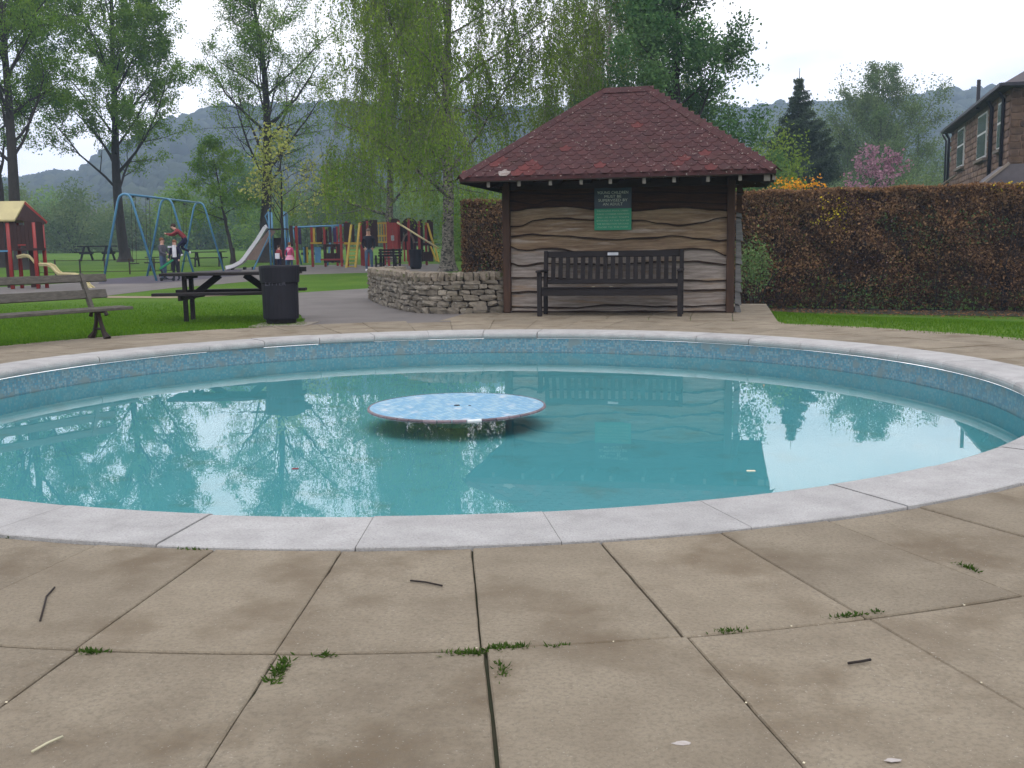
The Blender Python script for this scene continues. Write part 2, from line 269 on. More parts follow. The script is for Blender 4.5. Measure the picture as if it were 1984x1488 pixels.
# ---------------------------------------------------------------- builders
def tag(o, label=None, cat=None, group=None, kind=None):
    if label: o['label'] = label
    if cat: o['category'] = cat
    if group: o['group'] = group
    if kind: o['kind'] = kind
    return o
def empty(name, loc, rz=0, label=None, cat=None, group=None):
    o = bpy.data.objects.new(name, None); o.empty_display_size = .2; COL.objects.link(o)
    o.location = loc; o.rotation_euler = (0, 0, rz); return tag(o, label, cat, group)
def link(name, me, parent=None, mat=None):
    if mat and not me.materials: me.materials.append(M[mat] if isinstance(mat, str) else mat)
    o = bpy.data.objects.new(name, me); COL.objects.link(o)
    if parent: o.parent = parent
    return o
class MB:
    def __init__(s): s.v = []; s.f = []; s.m = []; s.mi = 0
    def box(s, cx, cy, cz, sx, sy, sz, rot=None, taper=1):
        n = len(s.v); pts = []
        for z in (-1, 1):
            k = taper if z > 0 else 1
            for x, y in ((-1, -1), (1, -1), (1, 1), (-1, 1)): pts.append(Vector((x * sx / 2 * k, y * sy / 2 * k, z * sz / 2)))
        if rot is not None: pts = [rot @ p for p in pts]
        s.v += [p + Vector((cx, cy, cz)) for p in pts]
        s.add([(0, 3, 2, 1), (4, 5, 6, 7), (0, 1, 5, 4), (1, 2, 6, 5), (2, 3, 7, 6), (3, 0, 4, 7)], n); return s
    def add(s, fs, n):
        for f in fs: s.f.append(tuple(i + n for i in f)); s.m.append(s.mi)
    def bar(s, a, b, w, h=None, up=(0, 0, 1)):
        a, b = Vector(a), Vector(b); h = h or w; d = (b - a); ln = d.length; d.normalize(); u = Vector(up)
        if abs(d.dot(u)) > .97: u = Vector((0, 1, 0)) if abs(d.y) < .9 else Vector((1, 0, 0))
        x = d.cross(u).normalized(); y = x.cross(d).normalized()
        rot = Matrix((x, d, y)).transposed(); c = (a + b) / 2
        return s.box(c.x, c.y, c.z, w, ln, h, rot)
    def tube(s, pts, r, sides=8, closed_ends=True):
        pts = [Vector(p) for p in pts]; n0 = len(s.v); k = len(pts); rs = r if isinstance(r, (list, tuple)) else [r] * k
        prev = None
        for i, p in enumerate(pts):
            d = (pts[min(i + 1, k - 1)] - pts[max(i - 1, 0)]).normalized()
            ref = prev if prev is not None and abs(prev.dot(d)) < .95 else (Vector((0, 0, 1)) if abs(d.z) < .9 else Vector((1, 0, 0)))
            x = d.cross(ref).normalized(); y = x.cross(d).normalized(); prev = y
            for j in range(sides):
                a = 2 * math.pi * j / sides; s.v.append(p + (x * math.cos(a) + y * math.sin(a)) * rs[i])
        fs = []
        for i in range(k - 1):
            for j in range(sides):
                j2 = (j + 1) % sides; fs.append((i * sides + j, i * sides + j2, (i + 1) * sides + j2, (i + 1) * sides + j))
        if closed_ends: fs.append(tuple(range(sides))[::-1]); fs.append(tuple((k - 1) * sides + j for j in range(sides)))
        s.add(fs, n0); return s
    def lathe(s, prof, seg=32, cx=0, cy=0):
        n0 = len(s.v); k = len(prof)
        for i in range(seg):
            a = 2 * math.pi * i / seg
            for r, z in prof: s.v.append(Vector((cx + r * math.cos(a), cy + r * math.sin(a), z)))
        fs = []
        for i in range(seg):
            i2 = (i + 1) % seg
            for j in range(k - 1): fs.append((i * k + j, i2 * k + j, i2 * k + j + 1, i * k + j + 1))
        s.add(fs, n0); return s
    def poly(s, pts, thick_vec):
        """extrude a polygon along a vector"""
        n0 = len(s.v); n = len(pts); t = Vector(thick_vec); pts = [Vector(p) for p in pts]
        s.v += pts + [p + t for p in pts]
        fs = [tuple(range(n))[::-1], tuple(range(n, 2 * n))]
        for i in range(n): j = (i + 1) % n; fs.append((i, j, n + j, n + i))
        s.add(fs, n0); return s
    def mesh(s, name, mats, bevel=0, smooth=False):
        me = bpy.data.meshes.new(name); me.from_pydata([tuple(v) for v in s.v], [], s.f)
        for q in (mats if isinstance(mats, (list, tuple)) else [mats]): me.materials.append(M[q] if isinstance(q, str) else q)
        for p, i in zip(me.polygons, s.m): p.material_index = i
        bm = bmesh.new(); bm.from_mesh(me); bmesh.ops.recalc_face_normals(bm, faces=bm.faces)
        if bevel: bmesh.ops.bevel(bm, geom=[e for e in bm.edges if len(e.link_faces) == 2 and e.calc_face_angle(0) > .6], offset=bevel, segments=1, affect='EDGES', clamp_overlap=True)
        bm.to_mesh(me); bm.free()
        if smooth: me.polygons.foreach_set('use_smooth', [True] * len(me.polygons))
        return me
    def build(s, name, mats, parent=None, bevel=0, smooth=False):
        return link(name, s.mesh(name, mats, bevel, smooth), parent)
def npmesh(name, V, F, mat, tone=None, smooth=False, uv=None):
    """V (n,3) float, F (m,k) int"""
    me = bpy.data.meshes.new(name); k = F.shape[1]; m = F.shape[0]
    me.vertices.add(len(V)); me.vertices.foreach_set('co', np.ascontiguousarray(V, dtype=np.float32).ravel())
    me.loops.add(m * k); me.loops.foreach_set('vertex_index', F.astype(np.int32).ravel())
    me.polygons.add(m); me.polygons.foreach_set('loop_start', np.arange(0, m * k, k, dtype=np.int32))
    try: me.polygons.foreach_set('loop_total', np.full(m, k, dtype=np.int32))
    except Exception: pass
    if tone is not None:
        a = me.attributes.new('tone', 'FLOAT', 'POINT'); a.data.foreach_set('value', tone.astype(np.float32))
    if uv is not None:
        u = me.uv_layers.new(name='UVMap'); u.data.foreach_set('uv', uv.astype(np.float32).ravel())
    me.update(calc_edges=True)
    if smooth: me.polygons.foreach_set('use_smooth', [True] * m)
    me.materials.append(M[mat] if isinstance(mat, str) else mat)
    return me
def unit(n):
    v = rng.normal(size=(n, 3)); return v / np.linalg.norm(v, axis=1)[:, None]
def leaves(P, size, flat=0.0, aspect=.6, tone=None, jitter=.35, down=False):
    """one four-sided leaf per point"""
    n = len(P); a = unit(n)
    if flat: a[:, 2] *= (1 - flat); a /= np.linalg.norm(a, axis=1)[:, None]
    if down: a[:, 2] = -np.abs(a[:, 2]) - .6; a /= np.linalg.norm(a, axis=1)[:, None]
    b = np.cross(a, unit(n)); b /= np.linalg.norm(b, axis=1)[:, None]
    s = size * (1 + jitter * rng.uniform(-1, 1, n))[:, None]
    V = np.stack([P, P + a * s * .5 + b * s * aspect * .5, P + a * s, P + a * s * .5 - b * s * aspect * .5], 1).reshape(-1, 3)
    F = np.arange(4 * n).reshape(n, 4)
    t = rng.random(n) if tone is None else tone
    return V, F, np.repeat(t, 4)
class Tubes:
    def __init__(s): s.V = []; s.F = []; s.n = 0
    def add(s, pts, r0, r1, sides):
        pts = np.asarray(pts, float); k = len(pts)
        d = np.gradient(pts, axis=0); d /= np.linalg.norm(d, axis=1)[:, None] + 1e-9
        ref = np.array([1, 0, 0]) if abs(d[0, 0]) < .7 else np.array([0, 1, 0])
        x = np.cross(d, ref); x /= np.linalg.norm(x, axis=1)[:, None] + 1e-9; y = np.cross(x, d)
        r = np.linspace(r0, r1, k) if np.isscalar(r0) and r1 is not None else np.asarray(r0)
        a = np.arange(sides) * 2 * math.pi / sides
        V = pts[:, None, :] + (x[:, None, :] * np.cos(a)[None, :, None] + y[:, None, :] * np.sin(a)[None, :, None]) * r[:, None, None]
        i = np.arange(k - 1)[:, None] * sides; j = np.arange(sides)[None, :]; j2 = (j + 1) % sides
        F = np.stack([i + j, i + j2, i + sides + j2, i + sides + j], -1).reshape(-1, 4) + s.n
        s.V.append(V.reshape(-1, 3)); s.F.append(F); s.n += k * sides
    def mesh(s, name, mat): return npmesh(name, np.concatenate(s.V), np.concatenate(s.F), mat, smooth=True)

# ---------------------------------------------------------------- ground
def terrain():
    rings = [6.72, 7.6, 8.5, 10.5, 13, 16, 20, 25, 31, 38, 46, 55, 66, 80, 100, 125, 155, 190, 230, 260, 290, 320, 360, 400, 450, 500, 560, 620, 680, 760, 900, 1100]
    seg = 180; V = []; F = []
    for r in rings:
        for j in range(seg):
            a = 2 * math.pi * j / seg; x, y = r * math.cos(a), r * math.sin(a); V.append((x, y, gz(x, y) - .012))
    for i in range(len(rings) - 1):
        for j in range(seg):
            j2 = (j + 1) % seg; F.append((i * seg + j, i * seg + j2, (i + 1) * seg + j2, (i + 1) * seg + j))
    F = np.array(F)[:, ::-1]
    return tag(link('ground', npmesh('ground', np.array(V), F, 'lawn', smooth=True)), kind='structure')
terrain()
def sheet(name, outline, mat, dz, kind='structure'):
    """flat surface following the ground: a fan of strips between two outlines (list of (near, far) point pairs)"""
    V = []; F = []; n = 6
    for a, b in outline:
        for k in range(n):
            t = k / (n - 1); x = a[0] + (b[0] - a[0]) * t; y = a[1] + (b[1] - a[1]) * t; V.append((x, y, gz(x, y) - .012 + dz))
    for i in range(len(outline) - 1):
        for k in range(n - 1): q = i * n + k; F.append((q, q + n, q + n + 1, q + 1))
    return tag(link(name, npmesh(name, np.array(V), np.array(F), mat)), kind=kind)
def gp(px, py): p = foot(px, py); return (p.x, p.y)
# playground tarmac: near edge and far edge seen from the pool
near = [(-500, 606), (-250, 592), (0, 582), (120, 577), (210, 572), (330, 558), (430, 550), (500, 543), (580, 532), (660, 529.5), (720, 528), (800, 527), (870, 526)]
far = [(-500, 575), (-250, 566), (0, 556), (120, 549), (210, 541), (310, 534), (380, 527), (450, 520), (550, 514), (660, 513), (740, 512), (800, 511.5), (870, 511)]
sheet('playground_tarmac', [(gp(*a), gp(*b)) for a, b in zip(near, far)], 'tarmac', .006)
sheet('safety_surface', [(gp(*a), gp(*b)) for a, b in [((190, 550), (195, 541)), ((290, 549), (300, 533)), ((372, 543), (385, 525.5)), ((460, 534), (470, 522))]], 'safety', .010)
# path from the pool round the end of the stone wall and on to the playground
sheet('tarmac_path', [((-2.52, 6.2), (-.15, 6.55)), ((-2.75, 7.2), (-.3, 8.4)), ((-3.05, 8.4), (-1.15, 8.75)), ((-3.5, 10), (-1.75, 10.3)), ((-4.0, 11.6), (-2.15, 11.8)), ((-4.6, 13.4), (-2.4, 13.4)), ((-5.2, 15.2), (-2.2, 15.6)), ((-5.0, 17.2), (-1.2, 17.4)), ((-3.2, 19.6), (1.5, 18.8)), ((0.5, 21.5), (5, 20))], 'tarmac', .005)
sheet('worn_path', [(gp(205, 577), gp(205, 573)), (gp(330, 577.5), gp(330, 574)), (gp(450, 572), gp(450, 569)), (gp(560, 569), gp(560, 566)), ((-4.9, 14.9), (-4.7, 15.9))], 'dirt', .009)
# joint bed under the paving
def annulus(name, r0, r1, z, mat, seg=96, uvs=False):
    V = []; F = []
    for r in (r0, r1):
        for j in range(seg): a = 2 * math.pi * j / seg; V.append((r * math.cos(a), r * math.sin(a), z))
    for j in range(seg): j2 = (j + 1) % seg; F.append((j, seg + j, seg + j2, j2))
    return tag(link(name, npmesh(name, np.array(V), np.array(F), mat)), kind='structure')
annulus('joint_soil', 4.6, 6.9, -.014, 'bed')

# ---------------------------------------------------------------- pool
POOL_R, COPE_R, SL1, SL2 = 4.406, 4.887, 5.826, 6.765
ZW, ZF = -.245, -.41
# wall of the basin with tiles, floor, water
seg = 128; V = []; F = []; UV = []
zs = [-.075, -.18, -.262]
rw = POOL_R + .035
for z in zs:
    for j in range(seg): a = 2 * math.pi * j / seg; V.append((rw * math.cos(a), rw * math.sin(a), z))
for i in range(len(zs) - 1):
    for j in range(seg):
        j2 = (j + 1) % seg; F.append((i * seg + j, (i + 1) * seg + j, (i + 1) * seg + j2, i * seg + j2)); L0 = 2 * math.pi * rw / seg
        UV += [(j * L0, zs[i]), (j * L0, zs[i + 1]), ((j + 1) * L0, zs[i + 1]), ((j + 1) * L0, zs[i])]
tag(link('pool_wall', npmesh('pool_wall', np.array(V), np.array(F), 'walltile', uv=np.array(UV), smooth=True)), kind='structure')
def disc(name, r, z, mat, seg=96):
    V = [(r * math.cos(2 * math.pi * j / seg), r * math.sin(2 * math.pi * j / seg), z) for j in range(seg)]
    me = bpy.data.meshes.new(name); me.from_pydata(V, [], [tuple(range(seg))]); return tag(link(name, me, mat=mat), kind='structure')
b = MB(); b.lathe([(rw, -.262), (rw - .004, -.266), (rw - .004, ZF)], 128); tag(b.build('pool_lower_wall', 'floorpaint', smooth=True), kind='structure')
disc('pool_floor', rw + .02, ZF + .003, 'floorpaint')
disc('pool_water', rw - .002, ZW, 'water')
# coping stones with a rounded nose
cop = empty('pool_coping', (0, 0, 0)); tag(cop, kind='structure')
def sector(name, prof, a0, a1, n, mat, bevel=0):
    """closed profile (r,z) swept through an angle"""
    b = MB(); k = len(prof)
    for i in range(n + 1):
        a = a0 + (a1 - a0) * i / n
        for r, z in prof: b.v.append(Vector((r * math.cos(a), r * math.sin(a), z)))
    fs = []
    for i in range(n):
        for j in range(k): j2 = (j + 1) % k; fs.append((i * k + j, i * k + j2, (i + 1) * k + j2, (i + 1) * k + j))
    fs += [tuple(range(k))[::-1], tuple(n * k + j for j in range(k))]
    b.add(fs, 0); return b.mesh(name, mat)
zt = .008
prof = [(COPE_R - .005, zt - .004), (COPE_R - .009, zt), (POOL_R + .045, zt), (POOL_R + .018, zt - .007), (POOL_R + .004, zt - .022), (POOL_R, zt - .042), (POOL_R + .006, zt - .064), (POOL_R + .024, zt - .078), (POOL_R + .06, zt - .084), (COPE_R - .005, zt - .084)]
g = .0035 / COPE_R
cme = sector('coping_stone', prof, g, R(9) - g, 5, 'coping')
for i in range(40):
    o = link('coping_stone', cme, cop); o.rotation_euler = (random.uniform(-.0006, .0006), random.uniform(-.0006, .0006), R(-91.4 + 9 * i + random.uniform(-.08, .08)))
pav = empty('pavement', (0, 0, 0)); tag(pav, kind='structure')
def slabmesh(r0, r1, seed):
    rs = random.Random(seed); g0 = .0024; j = lambda a=.0016: rs.uniform(-a, a); P = []; A1 = R(5.625); na, nr = 8, 12
    for k in range(na): P.append((r0 + g0 + j(), A1 * k / na, 1 if k == 0 else 0))
    for k in range(nr): P.append((r0 + g0 + (r1 - r0 - 2 * g0) * k / nr, A1, -1))
    for k in range(na): P.append((r1 - g0 + j(), A1 * (1 - k / na), -1 if k == 0 else 0))
    for k in range(nr): P.append((r1 - g0 - (r1 - r0 - 2 * g0) * k / nr, 0, 1))
    pts = []
    for r, a, sd_ in P:
        off = sd_ * (g0 + j(.0010) + (.003 if rs.random() < .04 else 0)); pts.append(Vector((r * math.cos(a) - off * math.sin(a), r * math.sin(a) + off * math.cos(a), -.045)))
    b = MB(); b.poly(pts, (0, 0, .045)); return b.mesh('paving_slab', 'slab', bevel=.004)
for r0, r1 in ((COPE_R, SL1), (SL1, SL2)):
    sms = [slabmesh(r0, r1, q_) for q_ in range(7)]
    for i in range(64):
        o = link('paving_slab', sms[i % 7], pav); o.location.z = random.uniform(-.004, .0015)
        o.rotation_euler = (random.uniform(-.0005, .0005), random.uniform(-.0005, .0005), R((-97.55 if r0 == COPE_R else -97.45) + 5.625 * i + random.uniform(-.025, .025)))

# shelter frame
SO = Vector((.43, 8.40, 0)); SA = R(-12); SU = Vector((math.cos(SA), math.sin(SA), 0)); SV = Vector((-math.sin(SA), math.cos(SA), 0))
def sl(s, v, z=0): return SO + SU * s + SV * v + Vector((0, 0, z))
# platform slabs in front of and under the shelter (grid laid to the shelter)
def clip_out(poly, r):
    """keep slab corners outside the round paving"""
    return all(math.hypot(p.x, p.y) > r for p in poly)
w = .62
bedp = MB(); 
for iv in range(-4, 4):
    for iu in range(0, 8):
        s0, s1 = -.68 + iu * w, -.68 + (iu + 1) * w; v0, v1 = iv * .6 - .05, (iv + 1) * .6 - .05
        if s0 < -.55 + .0 and iv < -1: pass
        pts = [sl(s0 + .004, v0 + .004), sl(s1 - .004, v0 + .004), sl(s1 - .004, v1 - .004), sl(s0 + .004, v1 - .004)]
        c = sl((s0 + s1) / 2, (v0 + v1) / 2)
        if math.hypot(*pts[2].xy) < SL2 + .02: continue
        pts2 = []
        for p in pts:
            rr = math.hypot(p.x, p.y); lim = SL2 + .012
            pts2.append(p if rr > lim else Vector((p.x * lim / rr, p.y * lim / rr, 0)))
        b = MB(); b.poly([Vector((p.x, p.y, -.045)) for p in pts2], (0, 0, .045 + random.uniform(-.003, .0)))
        b.build('paving_slab', 'slab', pav, bevel=.003)
bq = MB(); bq.poly([sl(-.6, -1.8, -.06), sl(4.22, -1.9, -.06), sl(4.22, 1.7, -.06), sl(-.6, 1.7, -.06)], (0, 0, .03)); tag(bq.build('platform_bed', 'bed'), kind='structure')

# island in the middle of the pool
isl = empty('pool_island', (0, -.03, ZF), 0, 'round pale blue mosaic island standing just above the water in the middle of the pool', 'fountain island')
zt_i = ZW + .012 - ZF
V = [(0, 0, zt_i)]; rad = .735; seg = 64
V += [(rad * math.cos(2 * math.pi * j / seg), rad * math.sin(2 * math.pi * j / seg), zt_i) for j in range(seg)]
F = np.array([(0, 1 + j, 1 + (j + 1) % seg) for j in range(seg)]); Va = np.array(V); uvv = Va[F.ravel()][:, :2]
ca, sa = math.cos(.5), math.sin(.5); uvv = np.stack([uvv[:, 0] * ca - uvv[:, 1] * sa, uvv[:, 0] * sa + uvv[:, 1] * ca], 1) + 3
link('mosaic_top', npmesh('mosaic_top', Va, F, 'islandtile', uv=uvv), isl)
MB().lathe([(.0, zt_i - .004), (.733, zt_i - .004), (.733, zt_i - .020), (.45, zt_i - .035), (.20, zt_i - .06), (.16, zt_i - .12), (.18, .01)], 48).build('pedestal', 'floorpaint', isl, smooth=True)
et = sector('edge_tile', [(.736, zt_i - .016), (.736, zt_i + .002), (.750, zt_i + .001), (.755, zt_i - .005), (.755, zt_i - .016)], R(.25), R(8.75), 2, 'pooledge')
et2 = et.copy(); et2.materials.clear(); et2.materials.append(M['white'])
for i in range(40):
    o = link('edge_tile', et2 if i in (31, ) else et, isl); o.rotation_euler.z = R(9 * i)
MB().lathe([(0, zt_i + .006), (.022, zt_i + .005), (.028, zt_i)], 12).build('nozzle', 'black', isl)
b = MB(); b.lathe([(0, zt_i + .004), (.01, zt_i + .004), (.013, zt_i)], 8, .11, -.03); b.build('bolt', 'black', isl)

# ---------------------------------------------------------------- shelter
sh = empty('wooden_shelter', SO, SA, 'open fronted timber shelter with wavy edged planks under a red shingle hipped roof', 'shelter')
for s, v in ((.0, -.05), (3.62, -.05), (.0, 1.55), (3.62, 1.55)):
    MB().box(s, v, 1.06, .125, .125, 2.12).build('post', 'post', sh, bevel=.012)
CUR = [
    [(395, 1345), (1620, 1345)],
    [(395, 1310), (540, 1312), (700, 1318), (1000, 1300), (1300, 1310), (1620, 1300)],
    [(395, 1225), (540, 1222), (900, 1222), (1400, 1212), (1620, 1210)],
    [(395, 1137), (540, 1137), (900, 1150), (1400, 1153), (1620, 1155)],
    [(395, 1048), (460, 1070), (590, 1052), (900, 1060), (1400, 1040), (1620, 1058)],
    [(395, 950), (450, 975), (520, 975), (590, 965), (700, 970), (800, 990), (900, 985), (1100, 985), (1300, 975), (1420, 965), (1520, 970), (1620, 1008)],
    [(395, 897), (540, 885), (700, 892), (950, 912), (1150, 905), (1340, 890), (1450, 905), (1560, 920), (1620, 912)],
    [(395, 840), (460, 835), (560, 800), (640, 790), (890, 797), (1130, 800), (1250, 815), (1360, 832), (1480, 810), (1560, 785), (1620, 783)],
    [(395, 748), (560, 728), (700, 718), (890, 735), (1120, 742), (1350, 722), (1540, 735), (1620, 745)],
    [(395, 690), (560, 708), (640, 685), (890, 690), (1200, 690), (1620, 700)],
    [(395, 640), (700, 650), (1200, 636), (1620, 640)],
    [(395, 595), (1620, 590)]]
def curve_z(c, t):
    x = 395 + 1225 * t
    for (x0, y0), (x1, y1) in zip(c, c[1:]):
        if x <= x1 or (x1, y1) == c[-1]:
            k = (x - x0) / (x1 - x0); k = k * k * (3 - 2 * k) if 0 <= k <= 1 else (0 if k < 0 else 1); y = y0 + (y1 - y0) * k; break
    return (606 - (160 + y / 3.006)) / (118.5 + 6.5 * t)
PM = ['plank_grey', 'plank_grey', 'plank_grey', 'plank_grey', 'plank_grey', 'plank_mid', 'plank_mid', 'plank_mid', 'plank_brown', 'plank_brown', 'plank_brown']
for i in range(len(CUR) - 1):
    b = MB(); n = 44
    for j in range(n + 1):
        t = -.0 + 1.0 * j / n; s = .02 + 3.58 * t
        w_ = .004 * math.sin(37 * t + i * 5) + .003 * math.sin(71 * t + i)
        zb = max(.005, curve_z(CUR[i], t) + w_); ztp = min(2.14, curve_z(CUR[i + 1], t) + .06)
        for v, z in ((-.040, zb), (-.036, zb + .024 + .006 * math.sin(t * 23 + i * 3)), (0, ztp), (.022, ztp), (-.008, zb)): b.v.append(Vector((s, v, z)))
    fs = []
    for j in range(n):
        for k in range(5): k2 = (k + 1) % 5; fs.append((j * 5 + k, (j + 1) * 5 + k, (j + 1) * 5 + k2, j * 5 + k2))
    fs += [(0, 1, 2, 3, 4), (n * 5 + 4, n * 5 + 3, n * 5 + 2, n * 5 + 1, n * 5)]; b.add(fs, 0)
    for j in range(n): b.m[j * 5] = 1; b.m[j * 5 + 4] = 1  # lower strip and underside carry the painted shadow tone
    b.build('plank', [PM[i], 'edgeshade'], sh)
# boards of the side and their weathered ends beyond the right post
for i in range(len(CUR) - 1):
    zb = max(.005, curve_z(CUR[i], 1) + .02 * math.sin(i * 2.1)); z2 = curve_z(CUR[i + 1], 1) + .01
    b = MB(); b.v += [Vector(p) for p in ((3.70, -.045, zb + .012), (3.805 + .012 * math.sin(i * 3.3), -.01, zb - .012), (3.775, -.0, z2 - .012), (3.70, -.015, z2), (3.70, .02, zb), (3.78, 1.5, zb), (3.76, 1.5, z2), (3.70, .03, z2))]
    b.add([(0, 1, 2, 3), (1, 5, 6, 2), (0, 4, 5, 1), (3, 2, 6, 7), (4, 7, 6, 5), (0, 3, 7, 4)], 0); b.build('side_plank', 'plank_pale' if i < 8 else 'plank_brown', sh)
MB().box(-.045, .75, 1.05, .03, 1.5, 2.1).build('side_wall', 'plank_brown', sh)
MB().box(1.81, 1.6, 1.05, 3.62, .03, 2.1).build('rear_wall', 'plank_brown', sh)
MB().box(1.81, -.01, 2.07, 3.85, .10, .12).build('wall_plate', 'oldwood', sh)
# roof
E0, E1, VF, VB, ZE = -.51, 4.25, -1.13, 1.9 + .83, 2.17
R0, R1, VR, ZR = 1.50, 2.28, .80, 3.66
roof = MB()
c = [Vector((E0, VF, ZE)), Vector((E1, VF, ZE)), Vector((E1, VB, ZE)), Vector((E0, VB, ZE)), Vector((R0, VR, ZR)), Vector((R1, VR, ZR))]
roof.v += c + [p - Vector((0, 0, .07)) for p in c]
roof.add([(0, 1, 5, 4), (1, 2, 5), (2, 3, 4, 5), (3, 0, 4), (6, 10, 11, 7), (7, 11, 8), (8, 11, 10, 9), (9, 10, 6), (0, 6, 7, 1), (1, 7, 8, 2), (2, 8, 9, 3), (3, 9, 6, 0)], 0)
ro = roof.build('roof', ['roofshingle'], sh)
MB().box((E0 + E1) / 2, VF + .02, ZE - .06, E1 - E0 - .02, .025, .055).build('fascia', 'oldwood', sh)
for x in (E0 + .02, E1 - .02): MB().box(x, (VF + VB) / 2, ZE - .075, .025, VB - VF - .06, .06).build('barge_board', 'oldwood', sh)
# front face shingles, each a piece
fn = (c[1] - c[0]).cross(c[4] - c[0]).normalized()
up = ((c[4] + c[5]) / 2 - (c[0] + c[1]) / 2); up.x = 0; SLn = up.length; up.normalize()
def shing(mat):
    w, h = .192, .195
    b = MB(); ax = Vector((1, 0, 0))
    pts = [(-w * .27, 0), (w * .27, 0), (w * .5, h * .42), (w * .5, h), (-w * .5, h), (-w * .5, h * .42)]
    b.poly([ax * x + up * y + fn * (.012 - .010 * y / h) for x, y in pts], -fn * .006)
    return b.mesh('shingle', mat)
sm1, sm2 = shing('roofshingle'), shing('redshingle'); sm3 = shing('lichen')
NR = 20; row = SLn / NR; wsh = .195
for k in range(NR):
    y = k * row + (-.02 if k == 0 else 0); t = (y + .10) / SLn
    x0 = E0 + (R0 - E0) * t; x1 = E1 + (R1 - E1) * t; off = (k % 2) * wsh / 2
    n0 = math.floor((x0 - 0) / wsh); x = n0 * wsh + off
    while x < x1 + .02:
        if x > x0 + .05 and x < x1 - .05:
            p = random.random(); me = sm1
            left = (x - x0) / (x1 - x0)
            if (k <= 3 and p < (.36 if left < .25 else .07)) or p < .006: me = sm2
            if k == 0 and (left < .22 and p > .65): me = sm3
            o = link('shingle', me, ro); o.location = Vector((x, VF, ZE)) + up * y + fn * random.uniform(0, .004) - Vector((0, 0, 0))
        x += wsh
# hip and ridge caps
cap = MB()
def caps(a, b, n, name='hip_cap'):
    d = (b - a); L0 = d.length / n; d.normalize()
    side = d.cross(Vector((0, 0, 1))).normalized()
    for i in range(n):
        p = a + d * L0 * i; q = a + d * (L0 * (i + 1.04)); h = Vector((0, 0, .030)); w = .125
        dn = Vector((0, 0, -.075)) if name == 'hip_cap' else Vector((0, 0, -.09))
        b_ = MB(); hh = h + Vector((0, 0, .002))
        b_.v += [p + side * w + dn + hh, p + hh, p - side * w + dn + hh, q + side * w * .9 + dn + h, q + h, q - side * w * .9 + dn + h]
        n0 = len(b_.v); b_.v += [v - Vector((0, 0, .01)) for v in b_.v]
        b_.add([(0, 1, 4, 3), (1, 2, 5, 4), (6, 9, 10, 7), (7, 10, 11, 8), (0, 3, 9, 6), (2, 8, 11, 5), (0, 6, 7, 1), (1, 7, 8, 2), (3, 4, 10, 9), (4, 5, 11, 10)], 0)
        b_.build(name, 'roofshingle', ro)
caps(c[0], c[4], 11); caps(c[1], c[5], 11); caps(c[2], c[5], 8); caps(c[3], c[4], 8); caps(c[4], c[5], 3, 'ridge_cap')
for k in range(10):
    s = -.05 + k * .475 + random.uniform(-.02, .02); h = .11 + random.uniform(-.015, .015)
    b = MB(); b.bar((s, VF + .05, ZE - .10), (s, .0, ZE - .03), .045, h); b.build('rafter', 'oldwood', sh)
    b = MB(); b.box(s, VF + .045, ZE - .105, .05, .012, h + .01); b.build('rafter_end', 'rafter', sh)
b = MB(); b.bar((E1 - .06, VF + .1, ZE - .12), (3.6, -.05, ZE), .09, .16); b.build('corner_rafter', 'oldwood', sh)
b = MB(); b.box(E1 - .13, VF + .05, ZE - .12, .09, .02, .12); b.build('rafter_end', 'rafter', sh)

# sign on the planks
sg = empty('safety_sign', sl(1.755, -.045, 1.335), SA, 'small dark blue and green notice board fixed to the shelter planks above the bench', 'sign')
MB().box(0, -.008, .175 + .33, .60, .012, .33).build('upper_panel', 'signdark', sg, bevel=.002)
MB().box(0, -.010, .17, .60, .012, .345).build('lower_panel', 'signgreen', sg, bevel=.002)
def text(body, size, parent, loc, mat, name='lettering', align='CENTER', rot=(math.pi / 2, 0, 0), width=None):
    cu = bpy.data.curves.new(name, 'FONT'); cu.body = body; cu.size = size; cu.align_x = align; cu.extrude = .001; cu.resolution_u = 2
    tmp = bpy.data.objects.new('tmp', cu); COL.objects.link(tmp); bpy.context.view_layer.update()
    me = bpy.data.meshes.new_from_object(tmp); COL.objects.unlink(tmp); bpy.data.objects.remove(tmp)
    xs = [v.co.x for v in me.vertices]
    if width and xs:
        k = width / (max(xs) - min(xs)); me.transform(Matrix.Scale(k, 4, (1, 0, 0)))
    me.materials.clear(); me.materials.append(M[mat]); o = link(name, me, parent); o.location = loc; o.rotation_euler = rot; return o
for i, (tx, wd) in enumerate((('YOUNG CHILDREN', .50), ('MUST BE', .27), ('SUPERVISED BY', .47), ('AN ADULT', .32))):
    text(tx, .062, sg, (0, -.016, .575 - i * .061), 'signtext', width=wd)
for i, (tx, wd) in enumerate((('PADDLING POOL USERS', .50), ('PLEASE CONSIDER RESIDENTS', .53), ('AND USE PUBLIC TOILETS', .52), ('SITUATED AT THE TOP OF', .53), ('THE RECREATION GROUND', .52), ('CLOSE TO THE PARK', .50))):
    text(tx, .034, sg, (0, -.018, .295 - i * .052), 'signtext2', width=wd)

